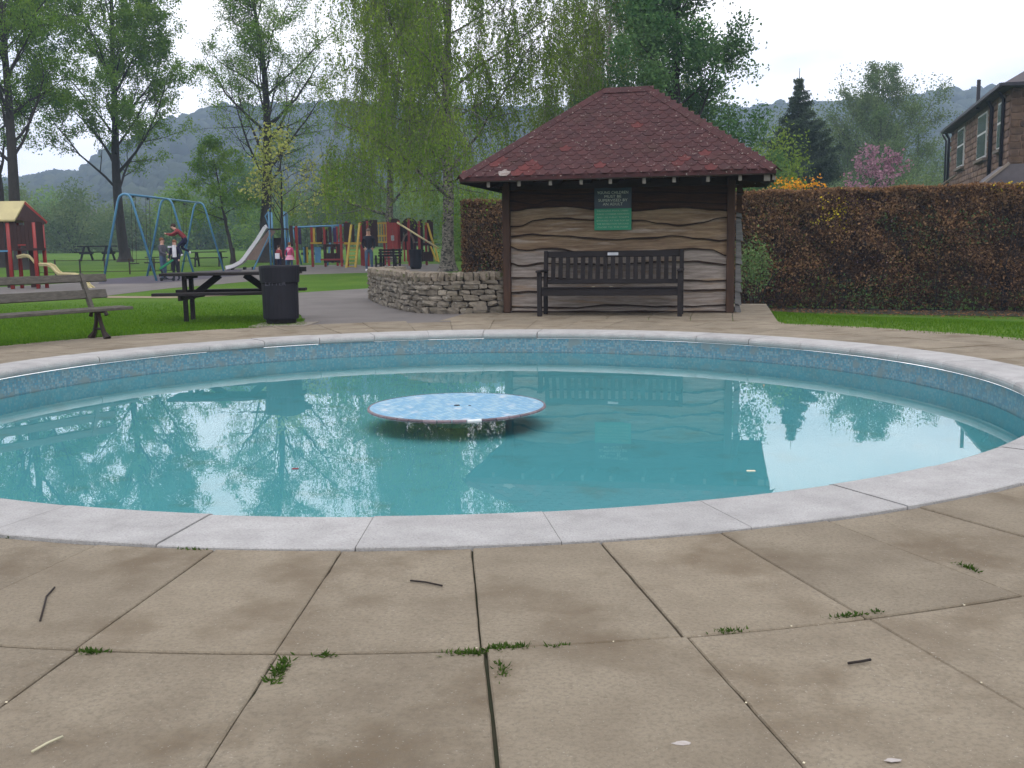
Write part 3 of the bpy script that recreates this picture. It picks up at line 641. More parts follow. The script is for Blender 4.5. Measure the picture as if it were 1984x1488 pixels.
# bench in front of the shelter
bn = empty('park_bench', sl(.70, -.98), SA, 'dark slatted garden bench with arm rests in front of the timber shelter', 'bench')
BW = 2.17
for x in (0, BW):
    MB().box(x, .05, .34, .07, .07, .68).build('leg', 'benchdark', bn, bevel=.006)
    b = MB(); b.bar((x, .60, 0), (x, .60, .45), .065, .065); b.bar((x, .60, .43), (x, .70, 1.01), .065, .065); b.build('back_post', 'benchdark', bn, bevel=.005)
    b = MB(); b.box(x, .30, .70, .085, .72, .035); b.build('arm_rest', 'benchdark', bn, bevel=.01)
    b = MB(); b.bar((x, .08, .38), (x, .58, .38), .03, .07); b.build('side_rail', 'benchdark', bn)
MB().box(BW / 2, .06, .375, BW - .07, .03, .11).build('front_rail', 'benchdark', bn, bevel=.004)
for k in range(5): MB().box(BW / 2, .075 + k * .115, .445 - (.006 * k), BW - (.08 if 0 < k else .075), .095, .022).build('seat_slat', 'benchdark', bn, bevel=.004)
rotb = Matrix.Rotation(-math.atan2(.10, .58), 3, 'X')
MB().box(BW / 2, .688, .955, BW - .07, .035, .10, rotb).build('top_rail', 'benchdark', bn, bevel=.006)
MB().box(BW / 2, .615, .52, BW - .07, .035, .07, rotb).build('bottom_rail', 'benchdark', bn, bevel=.004)
for k in range(17):
    x = .12 + k * (BW - .24) / 16; b = MB(); b.bar((x, .615, .54), (x, .682, .92), .068, .016, up=(0, 1, 0)); b.build('back_slat', 'benchdark', bn)
MB().box(BW / 2, .664, .955, .17, .006, .045, rotb).build('plaque', 'metal', bn)
for x in (.70, .93): MB().box(x * 1.2, .10, .4585, .045, .03, .004).build('leaf_litter', 'petal', bn)

# ---------------------------------------------------------------- dry-stone wall beside the shelter
path = [(.36, 8.42), (-.15, 8.30), (-.64, 8.30), (-1.0, 8.48), (-1.3, 8.95), (-1.62, 9.8), (-2.0, 11.0), (-2.35, 12.3), (-2.62, 13.45), (-2.45, 13.95), (-2.0, 14.1)]
pp = [Vector((x, y, 0)) for x, y in path]; cum = [0]
for a, b in zip(pp, pp[1:]): cum.append(cum[-1] + (b - a).length)
def along(d):
    for i in range(len(pp) - 1):
        if d <= cum[i + 1] or i == len(pp) - 2:
            t = (d - cum[i]) / (cum[i + 1] - cum[i]); t = max(0, min(1, t)); p = pp[i].lerp(pp[i + 1], t)
            a = (pp[i + 1] - pp[i]).normalized(); nb = (pp[min(i + 2, len(pp) - 1)] - pp[min(i + 1, len(pp) - 2)]).normalized() if t > .5 else (pp[max(i, 1)] - pp[max(i - 1, 0)]).normalized()
            T = a.lerp(nb, abs(t - .5)).normalized(); return p, T
WT = cum[-1]; dw = empty('dry_stone_wall', pp[0], 0, 'low curving dry stone wall with upright coping stones left of the shelter', 'wall')
inv = Matrix.Translation(-pp[0])
b = MB()
for k in range(41):
    p, T = along(WT * k / 40); n = Vector((-T.y, T.x, 0)); n = n if n.dot(Vector((1, 1, 0))) > 0 else -n
    n = Vector((T.y, -T.x, 0))   # towards the hedge side
    for o_, z in ((.05, -.02), (.05, .56), (.30, .56), (.30, -.02)): b.v.append(p + n * o_ + Vector((0, 0, z)) - pp[0])
b.add([(k * 4 + j, k * 4 + (j + 1) % 4, (k + 1) * 4 + (j + 1) % 4, (k + 1) * 4 + j) for k in range(40) for j in range(4)] + [(0, 1, 2, 3), (163, 162, 161, 160)], 0)
b.build('wall_core', 'wallcore', dw)
def rock(sx, sy, sz, mat, name='stone', rough=.16):
    bm = bmesh.new(); bmesh.ops.create_cube(bm, size=1); bmesh.ops.subdivide_edges(bm, edges=bm.edges[:], cuts=1, use_grid_fill=True)
    for v in bm.verts:
        l = v.co.length; k = .5 / max(abs(v.co.x), abs(v.co.y), abs(v.co.z)); r = .86 + .14 * (l < .72)
        v.co = Vector((v.co.x * sx, v.co.y * sy, v.co.z * sz)) * (1.02 if l < .6 else (.93 if l < .75 else .82))
        v.co += Vector((random.uniform(-1, 1) * sx, random.uniform(-1, 1) * sy, random.uniform(-1, 1) * sz)) * rough * .5
    me = bpy.data.meshes.new(name); bm.to_mesh(me); bm.free(); me.materials.append(M[mat]); return me
zc = 0; ns = 0
heights = [.115, .10, .10, .09, .085, .075]
zc = -.01
for ci, h in enumerate(heights):
    d = random.uniform(-.1, 0)
    while d < WT and ns < 262:
        near_ = d < 2.2
        ln = random.uniform(.15, .36) * (1 if near_ else 1.15)
        p, T = along(max(0, d + ln / 2)); n = Vector((T.y, -T.x, 0))
        hh = h * random.uniform(.82, 1.12)
        o = link('stone', rock(ln * .98, .2, hh, 'stone'), dw); o.location = p + n * (.09 + random.uniform(-.012, .012)) + Vector((0, 0, zc + h / 2 + random.uniform(-.012, .012))) - pp[0]
        o.rotation_euler = (random.uniform(-.06, .06), random.uniform(-.07, .07), math.atan2(T.y, T.x) + random.uniform(-.05, .05)); ns += 1
        d += ln
    zc += h * .985
d = 0
while d < WT:
    ln = random.uniform(.09, .17); p, T = along(d + ln / 2); n = Vector((T.y, -T.x, 0))
    o = link('coping_stone', rock(ln * .98, .36, .15 * random.uniform(.85, 1.2), 'cope_stone', 'coping_stone', .12), dw); o.location = p + n * .16 + Vector((0, 0, zc + .06)) - pp[0]
    o.rotation_euler = (random.uniform(-.05, .05), random.uniform(-.25, .05), math.atan2(T.y, T.x) + random.uniform(-.06, .06)); d += ln

# ---------------------------------------------------------------- litter bin, picnic table, bench by the pool
def litter_bin(name, loc, rz, label, txt=True, sc=1.0):
    e = empty(name, loc, rz, label, 'bin', 'litter bins'); e.scale = (sc, sc, sc)
    MB().lathe([(0, .0), (.21, .0), (.225, .03), (.225, .075)], 24).build('base', 'black', e)
    MB().lathe([(.0, .07), (.255, .07), (.262, .09), (.268, .60), (.272, .61), (.0, .61)], 28).build('body', 'binp', e, smooth=False)
    MB().lathe([(.262, .60), (.288, .615), (.292, .70), (.30, .83), (.296, .862), (.25, .865), (.24, .80), (0, .78)], 28).build('hood', 'binp', e)
    for a in (R(90), R(20)):
        b = MB(); b.box(math.cos(a) * .284, math.sin(a) * .284, .80, .24, .02, .07); b.build('opening', 'black', e)
    MB().box(.262, -.08, .62, .03, .03, .09).build('hinge', 'black', e)
    return e
lb = litter_bin('litter_bin', foot(538, 629) + Vector((0, .26, 0)), R(4), 'big dark plastic litter bin on a concrete pad beside the picnic table')
text('LITTER', .07, lb, (-.02, -.272, .575), 'worn', width=.30)
b = MB(); b.poly([(-3.32, 6.02, -.03), (-2.50, 6.02, -.03), (-2.45, 6.85, -.03), (-3.30, 6.85, -.03)], (0, 0, .035)); tag(b.build('concrete_pad', 'pad'), kind='structure')

pt = empty('picnic_table', (-3.93, 7.55, 0), R(3), 'dark timber picnic table with fixed seats on the lawn behind the big bin', 'picnic table')
for k in range(5): MB().box(0, -.30 + k * .15, .735, 2.08, .135, .045).build('table_board', 'benchdark', pt, bevel=.004)
for v in (-.66, .66): MB().box(0, v, .445, 2.10, .23, .045).build('seat', 'benchdark', pt, bevel=.004)
for x in (-.70, .70):
    for v in (-.20, .20):
        MB().box(x, v, .36, .055, .09, .72).build('leg', 'benchdark', pt)
    MB().box(x + .055, 0, .385, .035, 1.52, .075).build('cross_beam', 'benchdark', pt)
    MB().box(x + .055, 0, .69, .035, .70, .05).build('bearer', 'benchdark', pt)
    b = MB(); sgn = 1 if x < 0 else -1; b.bar((x + sgn * .03, 0, .36), (x + sgn * .50, 0, .71), .07, .10); b.build('brace', 'benchdark', pt)

bd = Vector((-.52, -.854, 0)).normalized(); ba = math.atan2(bd.y, bd.x)
wb = empty('plank_bench', (-4.62, 4.84, 0), ba, 'weathered plank bench on splayed iron legs at the pool side, far left', 'bench')
# local x runs along the bench, local -y is away from the pool
LB = 2.5
MB().box(LB / 2, .10, .37, LB, .13, .04).build('seat_plank', 'benchgrey', wb, bevel=.006)
MB().box(LB / 2, -.06, .375, LB, .13, .04).build('seat_plank', 'benchgrey', wb, bevel=.006)
rb = Matrix.Rotation(R(16), 3, 'X')
MB().box(LB / 2 + .12, -.21, .56, LB, .035, .115, rb).build('back_plank', 'benchgrey', wb, bevel=.006)
MB().box(LB / 2 + .06, -.28, .765, LB, .035, .10, rb).build('back_plank', 'benchgrey', wb, bevel=.006)
for x in (.42, LB - .42):
    b = MB(); b.bar((x, -.10, .33), (x, -.30, .82), .05, .055); b.build('back_support', 'benchgrey', wb)
    b = MB(); b.tube([(x, .17, .30), (x, .14, .35), (x, -.12, .35), (x, -.15, .28)], .028, 6)
    b.tube([(x, .0, .34), (x, .045, .2), (x, .09, .08), (x, .16, .0)], [.03, .024, .03, .05], 6)
    b.tube([(x, -.02, .34), (x, -.05, .2), (x, -.09, .08), (x, -.17, .0)], [.03, .024, .03, .05], 6)
    b.tube([(x, .07, .12), (x, -.07, .12)], .018, 6)
    b.build('leg', 'iron', wb)

# ---------------------------------------------------------------- swing frame, slide, play houses
s1, s3 = foot(252, 545), foot(393, 526)
dirv = (s3 - s1); Ls = dirv.length; sa_ = math.atan2(dirv.y, dirv.x)
sw = empty('swing_frame', s1, sa_, 'tall light blue tubular swing frame with three arched legs on the playground', 'swing')
HT = 3.02
for k, x in enumerate((0, Ls / 2, Ls)):
    zg = gz(*(s1 + (s3 - s1) * (x / Ls)).xy) - s1.z
    b = MB(); pts = []
    for q in range(0, 3): pts.append((x, .92 - q * .32, zg + q * (HT - .3) / 2.2 * .98))
    arch = [(x, .92, zg), (x, .26, zg + HT - .32)] + [(x, .22 * math.cos(R(a)), zg + HT - .24 + .22 * math.sin(R(a))) for a in range(15, 180, 25)] + [(x, -.26, zg + HT - .32), (x, -.92, zg)]
    b.tube(arch, .042, 8); b.build('arched_leg', 'blue', sw, smooth=True)
b = MB(); b.tube([(0, 0, HT - .02), (Ls, 0, HT - .02 + gz(*s3.xy) - s1.z)], .04, 8); b.build('top_beam', 'blue', sw, smooth=True)
for x in (.9, 2.5, Ls / 2 + .9, Ls / 2 + 2.5):
    b = MB(); b.tube([(x - .22, 0, HT - .03), (x - .2, .1, .62)], .008, 4); b.tube([(x + .22, 0, HT - .03), (x + .2, .1, .62)], .008, 4); ch = b.build('chain', 'iron', sw)
    MB().box(x, .1, .60, .46, .18, .03).build('swing_seat', 'black', sw)
    MB().box(x, 0, HT - .07, .12, .05, .07).build('bracket', 'black', sw)

# steel slide on its blue tower
sb = foot(440, 523); slide = empty('metal_slide', sb, R(4), 'shiny steel slide with purple edge and blue tower legs behind the swings', 'slide')
sx = 1950 / (sb.y - CAM.y)
def q(px, py): return ((px - 440) / sx, (523 - py) / sx)
b = MB(); prof_ = [q(438, 522), q(452, 519), q(466, 512), q(474, 504), q(500, 470), q(516, 446), q(520, 444)]
for (x0, z0), (x1, z1) in zip(prof_, prof_[1:]): b.bar((x0, .25, z0), (x1, .25, z1), .62, .03, up=(0, 0, 1))
b.build('chute', 'slidemetal', slide)
for y_, mt in ((-.08, 'slidemetal'), (.58, 'purple')):
    b = MB()
    for (x0, z0), (x1, z1) in zip(prof_, prof_[1:]): b.bar((x0, y_, z0 + .08), (x1, y_, z1 + .08), .03, .16)
    b.build('side_rail', mt, slide)
x0, z0 = q(478, 503); x1, z1 = q(524, 446)
b = MB(); b.poly([(x0 - .02, -.12, z0 - .02), (x0 + .45, -.12, z0 - .06), (x1 + .28, -.12, z1 - .12), (x1 + .02, -.12, z1)], (0, .03, 0)); b.build('side_panel', 'slideside', slide)
xt, zt2 = q(535, 445)
for dx, dy in ((-.25, -.1), (.45, -.1), (-.25, .7), (.45, .7)):
    b = MB(); b.tube([(xt + dx, dy, 0), (xt + dx, dy, zt2 + .75)], .045, 8); b.build('tower_post', 'blue', slide, smooth=True)
b = MB(); b.tube([(x0 + .3, -.1, .0), (xt - .2, -.1, zt2 - .2)], .035, 8); b.tube([(x1, -.1, zt2 + .1), (x1 - .15, -.1, zt2 + .55), (x1 + .1, -.1, zt2 + .9)], .03, 6); b.build('brace', 'blue', slide)
MB().box(xt + .1, .3, zt2 - .04, .8, .9, .06).build('platform', 'brownboard', slide)
MB().box(xt + .12, .72, zt2 * .42, .66, .04, zt2 * .7).build('lower_panel', 'brownboard', slide)
MB().box(xt + .46, .3, zt2 + .35, .04, .8, .6).build('guard_panel', 'blue', slide)
for dx in (.2, .75, 1.15):
    MB().box(dx, .25, .05, .07, .5, .14).build('foot', 'black', slide)

# red and yellow play house with wavy slide, far left
tb = foot(25, 560); st = 1950 / (tb.y - CAM.y)
ph = empty('playhouse_tower', tb, R(0), 'small red and dark playhouse on stilts with cream roof and wavy yellow slide', 'playhouse')
ph.scale = (1, .52, 1)
def w2(px, py): return ((px - 25) / st, (560 - py) / st)
for x, y in ((0, 0), (.76, .05), (-.95, 0), (0.05, .95), (.80, 1.0), (-.95, .95)):
    b = MB(); b.tube([(x, y, 0), (x - .01, y, 1.98)], .062, 10); b.build('post', 'red', ph, smooth=True)
for x, wd in ((-.15, .22), (.60, .28)):
    MB().box(x, .42, .62, wd, .05, 1.18).build('leg_panel', 'brownboard', ph)
MB().box(-.1, .48, 1.18, 1.9, 1.0, .07).build('floor_deck', 'brownboard', ph)
for k in range(6): MB().box(.09 + k * .115, .0, 1.60, .108, .035, .82 if k not in (2, 3) else .60).build('wall_board', 'brownboard', ph)
for k in range(7): MB().box(-.90 + k * .118, .02, 1.60, .112, .035, .82).build('wall_board', 'brownboard', ph)
for k in range(8): MB().box(.80, .1 + k * .115, 1.60, .035, .108, .82).build('wall_board', 'brownboard', ph)
MB().box(.38, -.03, 1.315, .24, .03, .035).build('handle_bar', 'red', ph)
MB().box(-.45, -.03, 1.14, .85, .04, .05).build('blue_rail', 'blue', ph)
zr0 = 2.02; b = MB(); 
b.poly([(-1.35, -.18, zr0 + .0), (.26, -.18, zr0 + .0), (.30, -.06, zr0 + .1), (.46, .48, zr0 + .56), (-1.25, .48, zr0 + .56)], (0, -.02, .05)); b.build('roof_panel', 'cream', ph)
b = MB(); b.poly([(-1.25, .5, zr0 + .56), (.46, .5, zr0 + .56), (.86, 1.15, zr0 - .02), (-1.25, 1.15, zr0 - .02)], (0, .02, .05)); b.build('roof_panel', 'cream', ph)
b = MB(); b.poly([(.30, -.08, zr0 + .04), (.42, .40, zr0 + .50), (.86, 1.05, zr0 - .03), (.80, .9, zr0 - .10)], (.05, 0, .0)); b.build('gable_panel', 'brownboard', ph)
b = MB(); b.bar((.44, .44, zr0 + .56), (.90, 1.12, zr0 - .04), .06, .07); b.build('verge_board', 'red', ph)
# the wavy slide
wav = [w2(*p) for p in [(36, 501), (50, 498), (60, 500), (67, 510), (74, 516), (92, 516), (100, 520), (108, 531), (114, 535), (138, 536), (146, 538), (158, 546), (166, 558), (176, 566), (182, 568)]]
b = MB()
for (x0, z0), (x1, z1) in zip(wav, wav[1:]): b.bar((x0, .35, z0), (x1 + .01, .35, z1), .52, .03)
b.build('wavy_chute', 'cream', ph)
for y_ in (.08, .62):
    b = MB(); b.tube([(x, y_, z + .05) for x, z in wav], .035, 6); b.build('slide_rail', 'cream', ph, smooth=True)

# long climbing frame behind
cb = foot(700, 517); DC = cb.y - CAM.y; sc_ = 1950 / DC; cf = empty('climbing_frame', cb, 0, 'long red, yellow and brown climbing frame with ladder and arched panels', 'climbing frame')
def X(px): return (px - 700) / sc_
def Z(py, px=700): return (517 - py - (px - 700) * .0142) / sc_
def cbox(name, mat, xa, xb, ya, yb, y0=0, dy=.08): 
    xa_, xb_ = X(xa), X(xb); zt_, zb_ = Z(ya), Z(yb); b = MB(); b.box((xa_ + xb_) / 2, y0, (zt_ + zb_) / 2, xb_ - xa_, dy, zt_ - zb_); return b.build(name, mat, cf)
for px, top, y0 in ((578, 438, 0), (604, 440, .4), (627, 440, .6), (663, 436, 0), (671, 430, .5), (700, 432, .9), (713, 430, .2), (753, 432, .1), (772, 430, .5), (792, 426, .3), (812, 432, .2), (824, 434, .6), (690, 430, 2), (640, 438, 2.2), (735, 430, 2.2)):
    cbox('post', 'red', px - 2.2, px + 2.2, top, 516, y0, .1)
for (xa, xb, ya, yb, y0) in ((560, 566, 436, 476, .6), (569, 575, 440, 470, .6), (611, 622, 440, 473, .7), (624, 632, 442, 472, .7), (634, 640, 440, 470, .8), (666, 680, 432, 474, .4), (681, 686, 436, 474, .5), (702, 709, 430, 478, .3), (709, 717, 427, 478, .3), (717, 725, 428, 478, .3), (725, 732, 428, 478, .3),
                             (812, 818, 428, 480, .7), (826, 838, 429, 470, .7), (774, 780, 436, 470, .6), (782, 788, 434, 470, .6), (796, 802, 436, 470, .6), (802, 808, 436, 470, .6)):
    cbox('wall_board', 'brownboard', xa, xb, ya, yb, y0, .05)
for (xa, xb, ya, yb, y0) in ((574, 579, 440, 472, .9), (642, 648, 441, 471, .9), (570, 574, 442, 470, .7)): cbox('wall_board', 'purple', xa, xb, ya, yb, y0, .05)
for (xa, xb, ya, yb, y0, mt) in ((608, 612, 442, 472, .2, 'yellow'), (603, 625, 469, 472, .1, 'yellow'), (648, 672, 469, 472, .1, 'red'), (671, 704, 470, 474, -.35, 'yellow'), (733, 752, 469, 472, .1, 'yellow'), (733, 752, 433, 436, .1, 'yellow'), (733, 752, 457, 460, .1, 'yellow'), (620, 662, 501, 504, .3, 'red'), (700, 712, 506, 509, .3, 'red')):
    cbox('rail', mt, xa, xb, ya, yb, y0, .06)
for px in (735, 740, 745, 750): cbox('net_bar', 'yellow', px - .8, px + .8, 434, 472, .1, .03)
for (xa, xb) in ((754, 762), (762.5, 772)): cbox('red_panel', 'red', xa, xb, 434, 484, .0, .06)
cbox('window_plate', 'metal', 759, 765, 458, 468, -.05, .02)
# ladder
for (a, b_) in (((684, 437), (676, 519)), ((700, 434), (693, 520))):
    b = MB(); b.bar((X(a[0]), -.05, Z(a[1])), (X(b_[0]), -.75, Z(b_[1])), .10, .06); b.build('ladder_rail', 'yellow', cf)
for k in range(7):
    t = .45 + k * .085; b = MB(); xa = X(684 + (676 - 684) * t); xb = X(700 + (693 - 700) * t); z = Z(437 + 82 * t); y_ = -.05 - .7 * t
    b.bar((xa, y_, z), (xb, y_, z), .04); b.build('rung', 'yellow', cf)
# arched panels
def arch(px, wpx, ytop, ybase, y0, mat, name):
    pts = [(X(px - wpx), y0, Z(ybase))] + [(X(px) - X(700 + wpx * math.cos(R(a))) + 0, y0, Z(ybase - 8) + (Z(ytop) - Z(ybase - 8)) * math.sin(R(a))) for a in range(0, 181, 20)] 
    pts = [(X(px + wpx), y0, Z(ybase))] + [(X(px + wpx * math.cos(R(a))), y0, Z(ybase - 8) + (Z(ytop) - Z(ybase - 8)) * math.sin(R(a))) for a in range(0, 181, 20)] + [(X(px - wpx), y0, Z(ybase))]
    b = MB(); b.poly(pts, (0, .05, 0)); b.build(name, mat, cf)
arch(792, 17, 424, 452, .75, 'brownboard', 'arched_panel'); arch(763, 11, 425, 440, .75, 'brownboard', 'arched_panel'); arch(790, 13, 453, 486, .5, 'slideside', 'tunnel_mouth')
arch(790, 9, 457, 486, .44, 'black', 'tunnel_hole')
# low brown panels with openings
for (xa, xb) in ((626, 632), (640, 646), (652, 658), (800, 806), (813, 819), (829, 838)): cbox('low_panel', 'brownboard', xa, xb, 474, 509, .35, .05)
for (xa, xb) in ((626, 658), (800, 838)):
    cbox('low_panel', 'brownboard', xa, xb, 473, 478, .40, .05); cbox('low_panel', 'brownboard', xa, xb, 490, 508, .40, .05)
for px in (783, 789, 775): cbox('low_slat', 'red', px - 1.5, px + 1.5, 470, 508, .2, .05)
for (a, b_) in (((829, 436), (842, 480)), ((842, 478), (850, 510)), ((829, 436), (838, 468)), ((834, 480), (846, 508))):
    b = MB(); b.bar((X(a[0]), .1, Z(a[1])), (X(b_[0]), -.3, Z(b_[1])), .07, .06); b.build('climbing_bar', 'yellow', cf)
b = MB(); b.tube([(X(772), -.1, Z(434)), (X(853), -1.2, Z(484))], .045, 8); b.build('hand_pole', 'cream', cf, smooth=True)
for px, c_ in ((590, 'blue'), (612, 'blue'), (593, 'yellow'), (618, 'blue')): cbox('play_panel', c_, px - 3, px + 3, 478, 508, .3, .05)

# small swing with one beam in front of it
ts = foot(640, 514); tw = empty('toddler_swing', ts, 0, 'light blue single beam swing frame in front of the climbing frame', 'swing')
sk = 1950 / (ts.y - CAM.y)
b = MB(); b.tube([((566 - 640) / sk, 0, (514 - 441) / sk), ((668 - 640) / sk, 0, (514 - 438.5) / sk)], .045, 8); b.build('beam', 'blue', tw, smooth=True)
for (a, b_, y_) in (((646, 440), (638, 514), -.5), ((650, 440), (662, 510), .6), ((570, 442), (580, 512), .6), ((568, 442), (560, 514), -.4)):
    b = MB(); b.tube([((a[0] - 640) / sk, 0, (514 - a[1]) / sk), ((b_[0] - 640) / sk, y_, (514 - b_[1]) / sk)], .045, 8); b.build('leg', 'blue', tw, smooth=True)
for px in (592, 614):
    b = MB(); 
    for dx in (-.15, .15): b.tube([((px - 640) / sk + dx, 0, 1.9), ((px - 640) / sk + dx, 0, .65)], .01, 4)
    b.build('chain', 'iron', tw); MB().box((px - 640) / sk, 0, .6, .36, .2, .12).build('swing_seat', 'black', tw)

# distant seats, tables, rail
def far_bench(loc, rz, label, w=1.7, sc=1):
    e = empty('park_bench', loc, rz, label, 'bench', 'far benches in the park'); e.scale = (sc, sc, sc)
    for x in (-w / 2 + .1, w / 2 - .1):
        b = MB(); b.box(x, 0, .22, .07, .5, .05); b.box(x, -.22, .3, .07, .07, .6); b.bar((x, .22, 0), (x, .3, .88), .07); b.box(x, .0, .08, .07, .5, .05); b.build('leg_frame', 'benchdark', e)
    for k in range(3): MB().box(0, -.18 + k * .14, .44, w, .11, .03).build('seat_slat', 'benchdark', e)
    for k in range(3): MB().box(0, .25 + k * .03, .58 + k * .12, w, .03, .085).build('back_slat', 'benchdark', e)
    return e
far_bench(foot(752, 521), R(-18), 'dark bench right of the man in the playground, its back to us', 1.15)
far_bench(foot(775, 520.5) - Vector((.5, -.1, 0)), R(175), 'dark bench nearest the playground bin, seen end on', .75)
litter_bin('litter_bin', foot(806, 521), 0, 'dark round bin standing in the playground behind the stone wall', sc=.98)
def far_table(loc, rz, label, group='picnic tables on the far lawn', sc=1):
    e = empty('picnic_table', loc, rz, label, 'picnic table', group); e.scale = (sc, sc, sc)
    MB().box(0, 0, .74, 1.8, .75, .05).build('table_top', 'benchdark', e)
    for v in (-.62, .62): MB().box(0, v, .44, 1.8, .24, .05).build('seat', 'benchdark', e)
    for x in (-.6, .6):
        b = MB(); b.bar((x, -.2, .72), (x, -.65, 0), .08); b.bar((x, .2, .72), (x, .65, 0), .08); b.box(x, 0, .38, .05, 1.4, .09); b.build('leg_frame', 'benchdark', e)
    return e
far_table(foot(405, 516), R(8), 'dark picnic table beyond the swings, just left of the slide foot')
far_table(foot(190, 505), R(-5), 'dark picnic table on the far lawn left of the big tree', sc=1.35)
far_table(foot(290, 523) + Vector((.6, 0, 0)), R(12), 'dark picnic table partly hidden behind the boy in grey', sc=.8)
fr = empty('low_railing', foot(100, 533), 0, 'low dark metal railing with thin posts along the lawn behind the playhouse', 'railing')
o0 = foot(100, 533); pts_ = [foot(x, 533 - (x - 100) * .013) for x in range(60, 390, 48)]
for p in pts_: MB().box(p.x - o0.x, p.y - o0.y, p.z - o0.z + .32, .05, .05, .66).build('post', 'iron', fr)
for zz in (.6, .12):
    for a, b_ in zip(pts_, pts_[1:]): b = MB(); b.bar(a - o0 + Vector((0, 0, zz)), b_ - o0 + Vector((0, 0, zz)), .025); b.build('rail', 'iron', fr)

# ---------------------------------------------------------------- people
def person(loc, rz, joints, label, mats, hair, h=1.75, extra=None, stripes=False):
    """joints: name -> (x,y,z) in body heights of 1.75 m; mats = (top, sleeve, trouser, shoe)"""
    e = empty('person', loc, rz, label, 'person'); k = h / 1.75
    J = {n: Vector(p) * k for n, p in joints.items()}
    order = ['pelvis', 'waist', 'chest', 'neck', 'head', 'crown', 'lsh', 'lel', 'lwr', 'lha', 'rsh', 'rel', 'rwr', 'rha', 'lhi', 'lkn', 'lan', 'lto', 'rhi', 'rkn', 'ran', 'rto']
    rad = dict(pelvis=.145, waist=.13, chest=.15, neck=.062, head=.092, crown=.085, lsh=.075, lel=.05, lwr=.036, lha=.04, lhi=.10, lkn=.065, lan=.045, lto=.04)
    for n in list(rad):
        if n[0] == 'l': rad['r' + n[1:]] = rad[n]
    ed = [('pelvis', 'waist'), ('waist', 'chest'), ('chest', 'neck'), ('neck', 'head'), ('head', 'crown')]
    for s in 'lr': ed += [('chest', s + 'sh'), (s + 'sh', s + 'el'), (s + 'el', s + 'wr'), (s + 'wr', s + 'ha'), ('pelvis', s + 'hi'), (s + 'hi', s + 'kn'), (s + 'kn', s + 'an'), (s + 'an', s + 'to')]
    idx = {n: i for i, n in enumerate(order)}
    me = bpy.data.meshes.new('body'); me.from_pydata([J[n] for n in order], [(idx[a], idx[b]) for a, b in ed], [])
    o = bpy.data.objects.new('tmp', me); COL.objects.link(o)
    md = o.modifiers.new('s', 'SKIN'); md.use_smooth_shade = True
    for i, n in enumerate(order):
        sv_ = me.skin_vertices[0].data[i]; sv_.radius = (rad[n] * k, rad[n] * k * (.85 if n in ('pelvis', 'waist', 'chest') else 1)); sv_.use_root = (n == 'pelvis')
    o.modifiers.new('u', 'SUBSURF').levels = 1
    bpy.context.view_layer.update(); dg = bpy.context.evaluated_depsgraph_get(); body = bpy.data.meshes.new_from_object(o.evaluated_get(dg)); body.name = 'body'
    COL.objects.unlink(o); bpy.data.objects.remove(o)
    body.materials.clear()
    for m_ in ('skin',) + mats: body.materials.append(M[m_])
    zone = {}
    segs = []
    for a, b_ in ed:
        z = 1
        if 'head' in (a, b_) or b_ == 'neck': z = 0 if b_ != 'neck' else 1
        elif b_[1:] in ('el',): z = 2
        elif b_[1:] == 'wr': z = 2
        elif b_[1:] == 'ha': z = 0
        elif b_[1:] in ('hi', 'kn', 'an'): z = 3
        elif b_[1:] == 'to': z = 4
        segs.append((J[a], J[b_], z))
    for p in body.polygons:
        c_ = p.center; best = 9; bz = 0
        for a, b_, z in segs:
            d = b_ - a; t = max(0, min(1, (c_ - a).dot(d) / max(d.length_squared, 1e-9))); dd = (c_ - a - d * t).length
            if dd < best: best = dd; bz = z
        if bz == 1 and stripes and int(c_.z / k / .07) % 2 == 0: bz = 2
        p.material_index = bz
    link('body', body, e)
    # hair
    hc = (J['head'] + J['crown']) / 2 + Vector((0, 0, .025)) * k; hb = bmesh.new(); bmesh.ops.create_icosphere(hb, subdivisions=2, radius=.108 * k)
    for v in list(hb.verts):
        if v.co.z < -.02 * k and v.co.y < .03 * k: v.co *= .80
    for v in hb.verts: v.co = Vector((v.co.x * .88, v.co.y * .98, v.co.z * .98)) + hc + Vector((0, .018 * k, 0))
    hm = bpy.data.meshes.new('hair'); hb.to_mesh(hm); hb.free(); link('hair', hm, e, mat=hair)
    # face: nose, eyes, mouth
    f = MB(); hd = J['head'].lerp(J['crown'], .35); 
    f.box(hd.x, hd.y - .098 * k, hd.z - .01 * k, .022 * k, .03 * k, .035 * k); f.build('nose', 'skin', e)
    for s_ in (-1, 1): MB().box(hd.x + s_ * .034 * k, hd.y - .088 * k, hd.z + .02 * k, .02 * k, .012 * k, .01 * k).build('eye', 'black', e)
    MB().box(hd.x, hd.y - .085 * k, hd.z - .045 * k, .045 * k, .012 * k, .01 * k).build('mouth', 'redcloth', e)
    return e
STAND = dict(pelvis=(0, 0, .93), waist=(0, 0, 1.08), chest=(0, 0, 1.30), neck=(0, 0, 1.46), head=(0, -.01, 1.58), crown=(0, -.01, 1.67), lsh=(.17, 0, 1.38), lel=(.24, .02, 1.12), lwr=(.23, -.05, .90), lha=(.22, -.08, .82),
             rsh=(-.17, 0, 1.38), rel=(-.24, .02, 1.12), rwr=(-.23, -.05, .90), rha=(-.22, -.08, .82), lhi=(.09, 0, .88), lkn=(.10, -.02, .48), lan=(.11, 0, .09), lto=(.12, -.14, .04), rhi=(-.09, 0, .88), rkn=(-.10, -.02, .48), ran=(-.11, 0, .09), rto=(-.12, -.14, .04))
def pose(**kw): d = dict(STAND); d.update(kw); return d
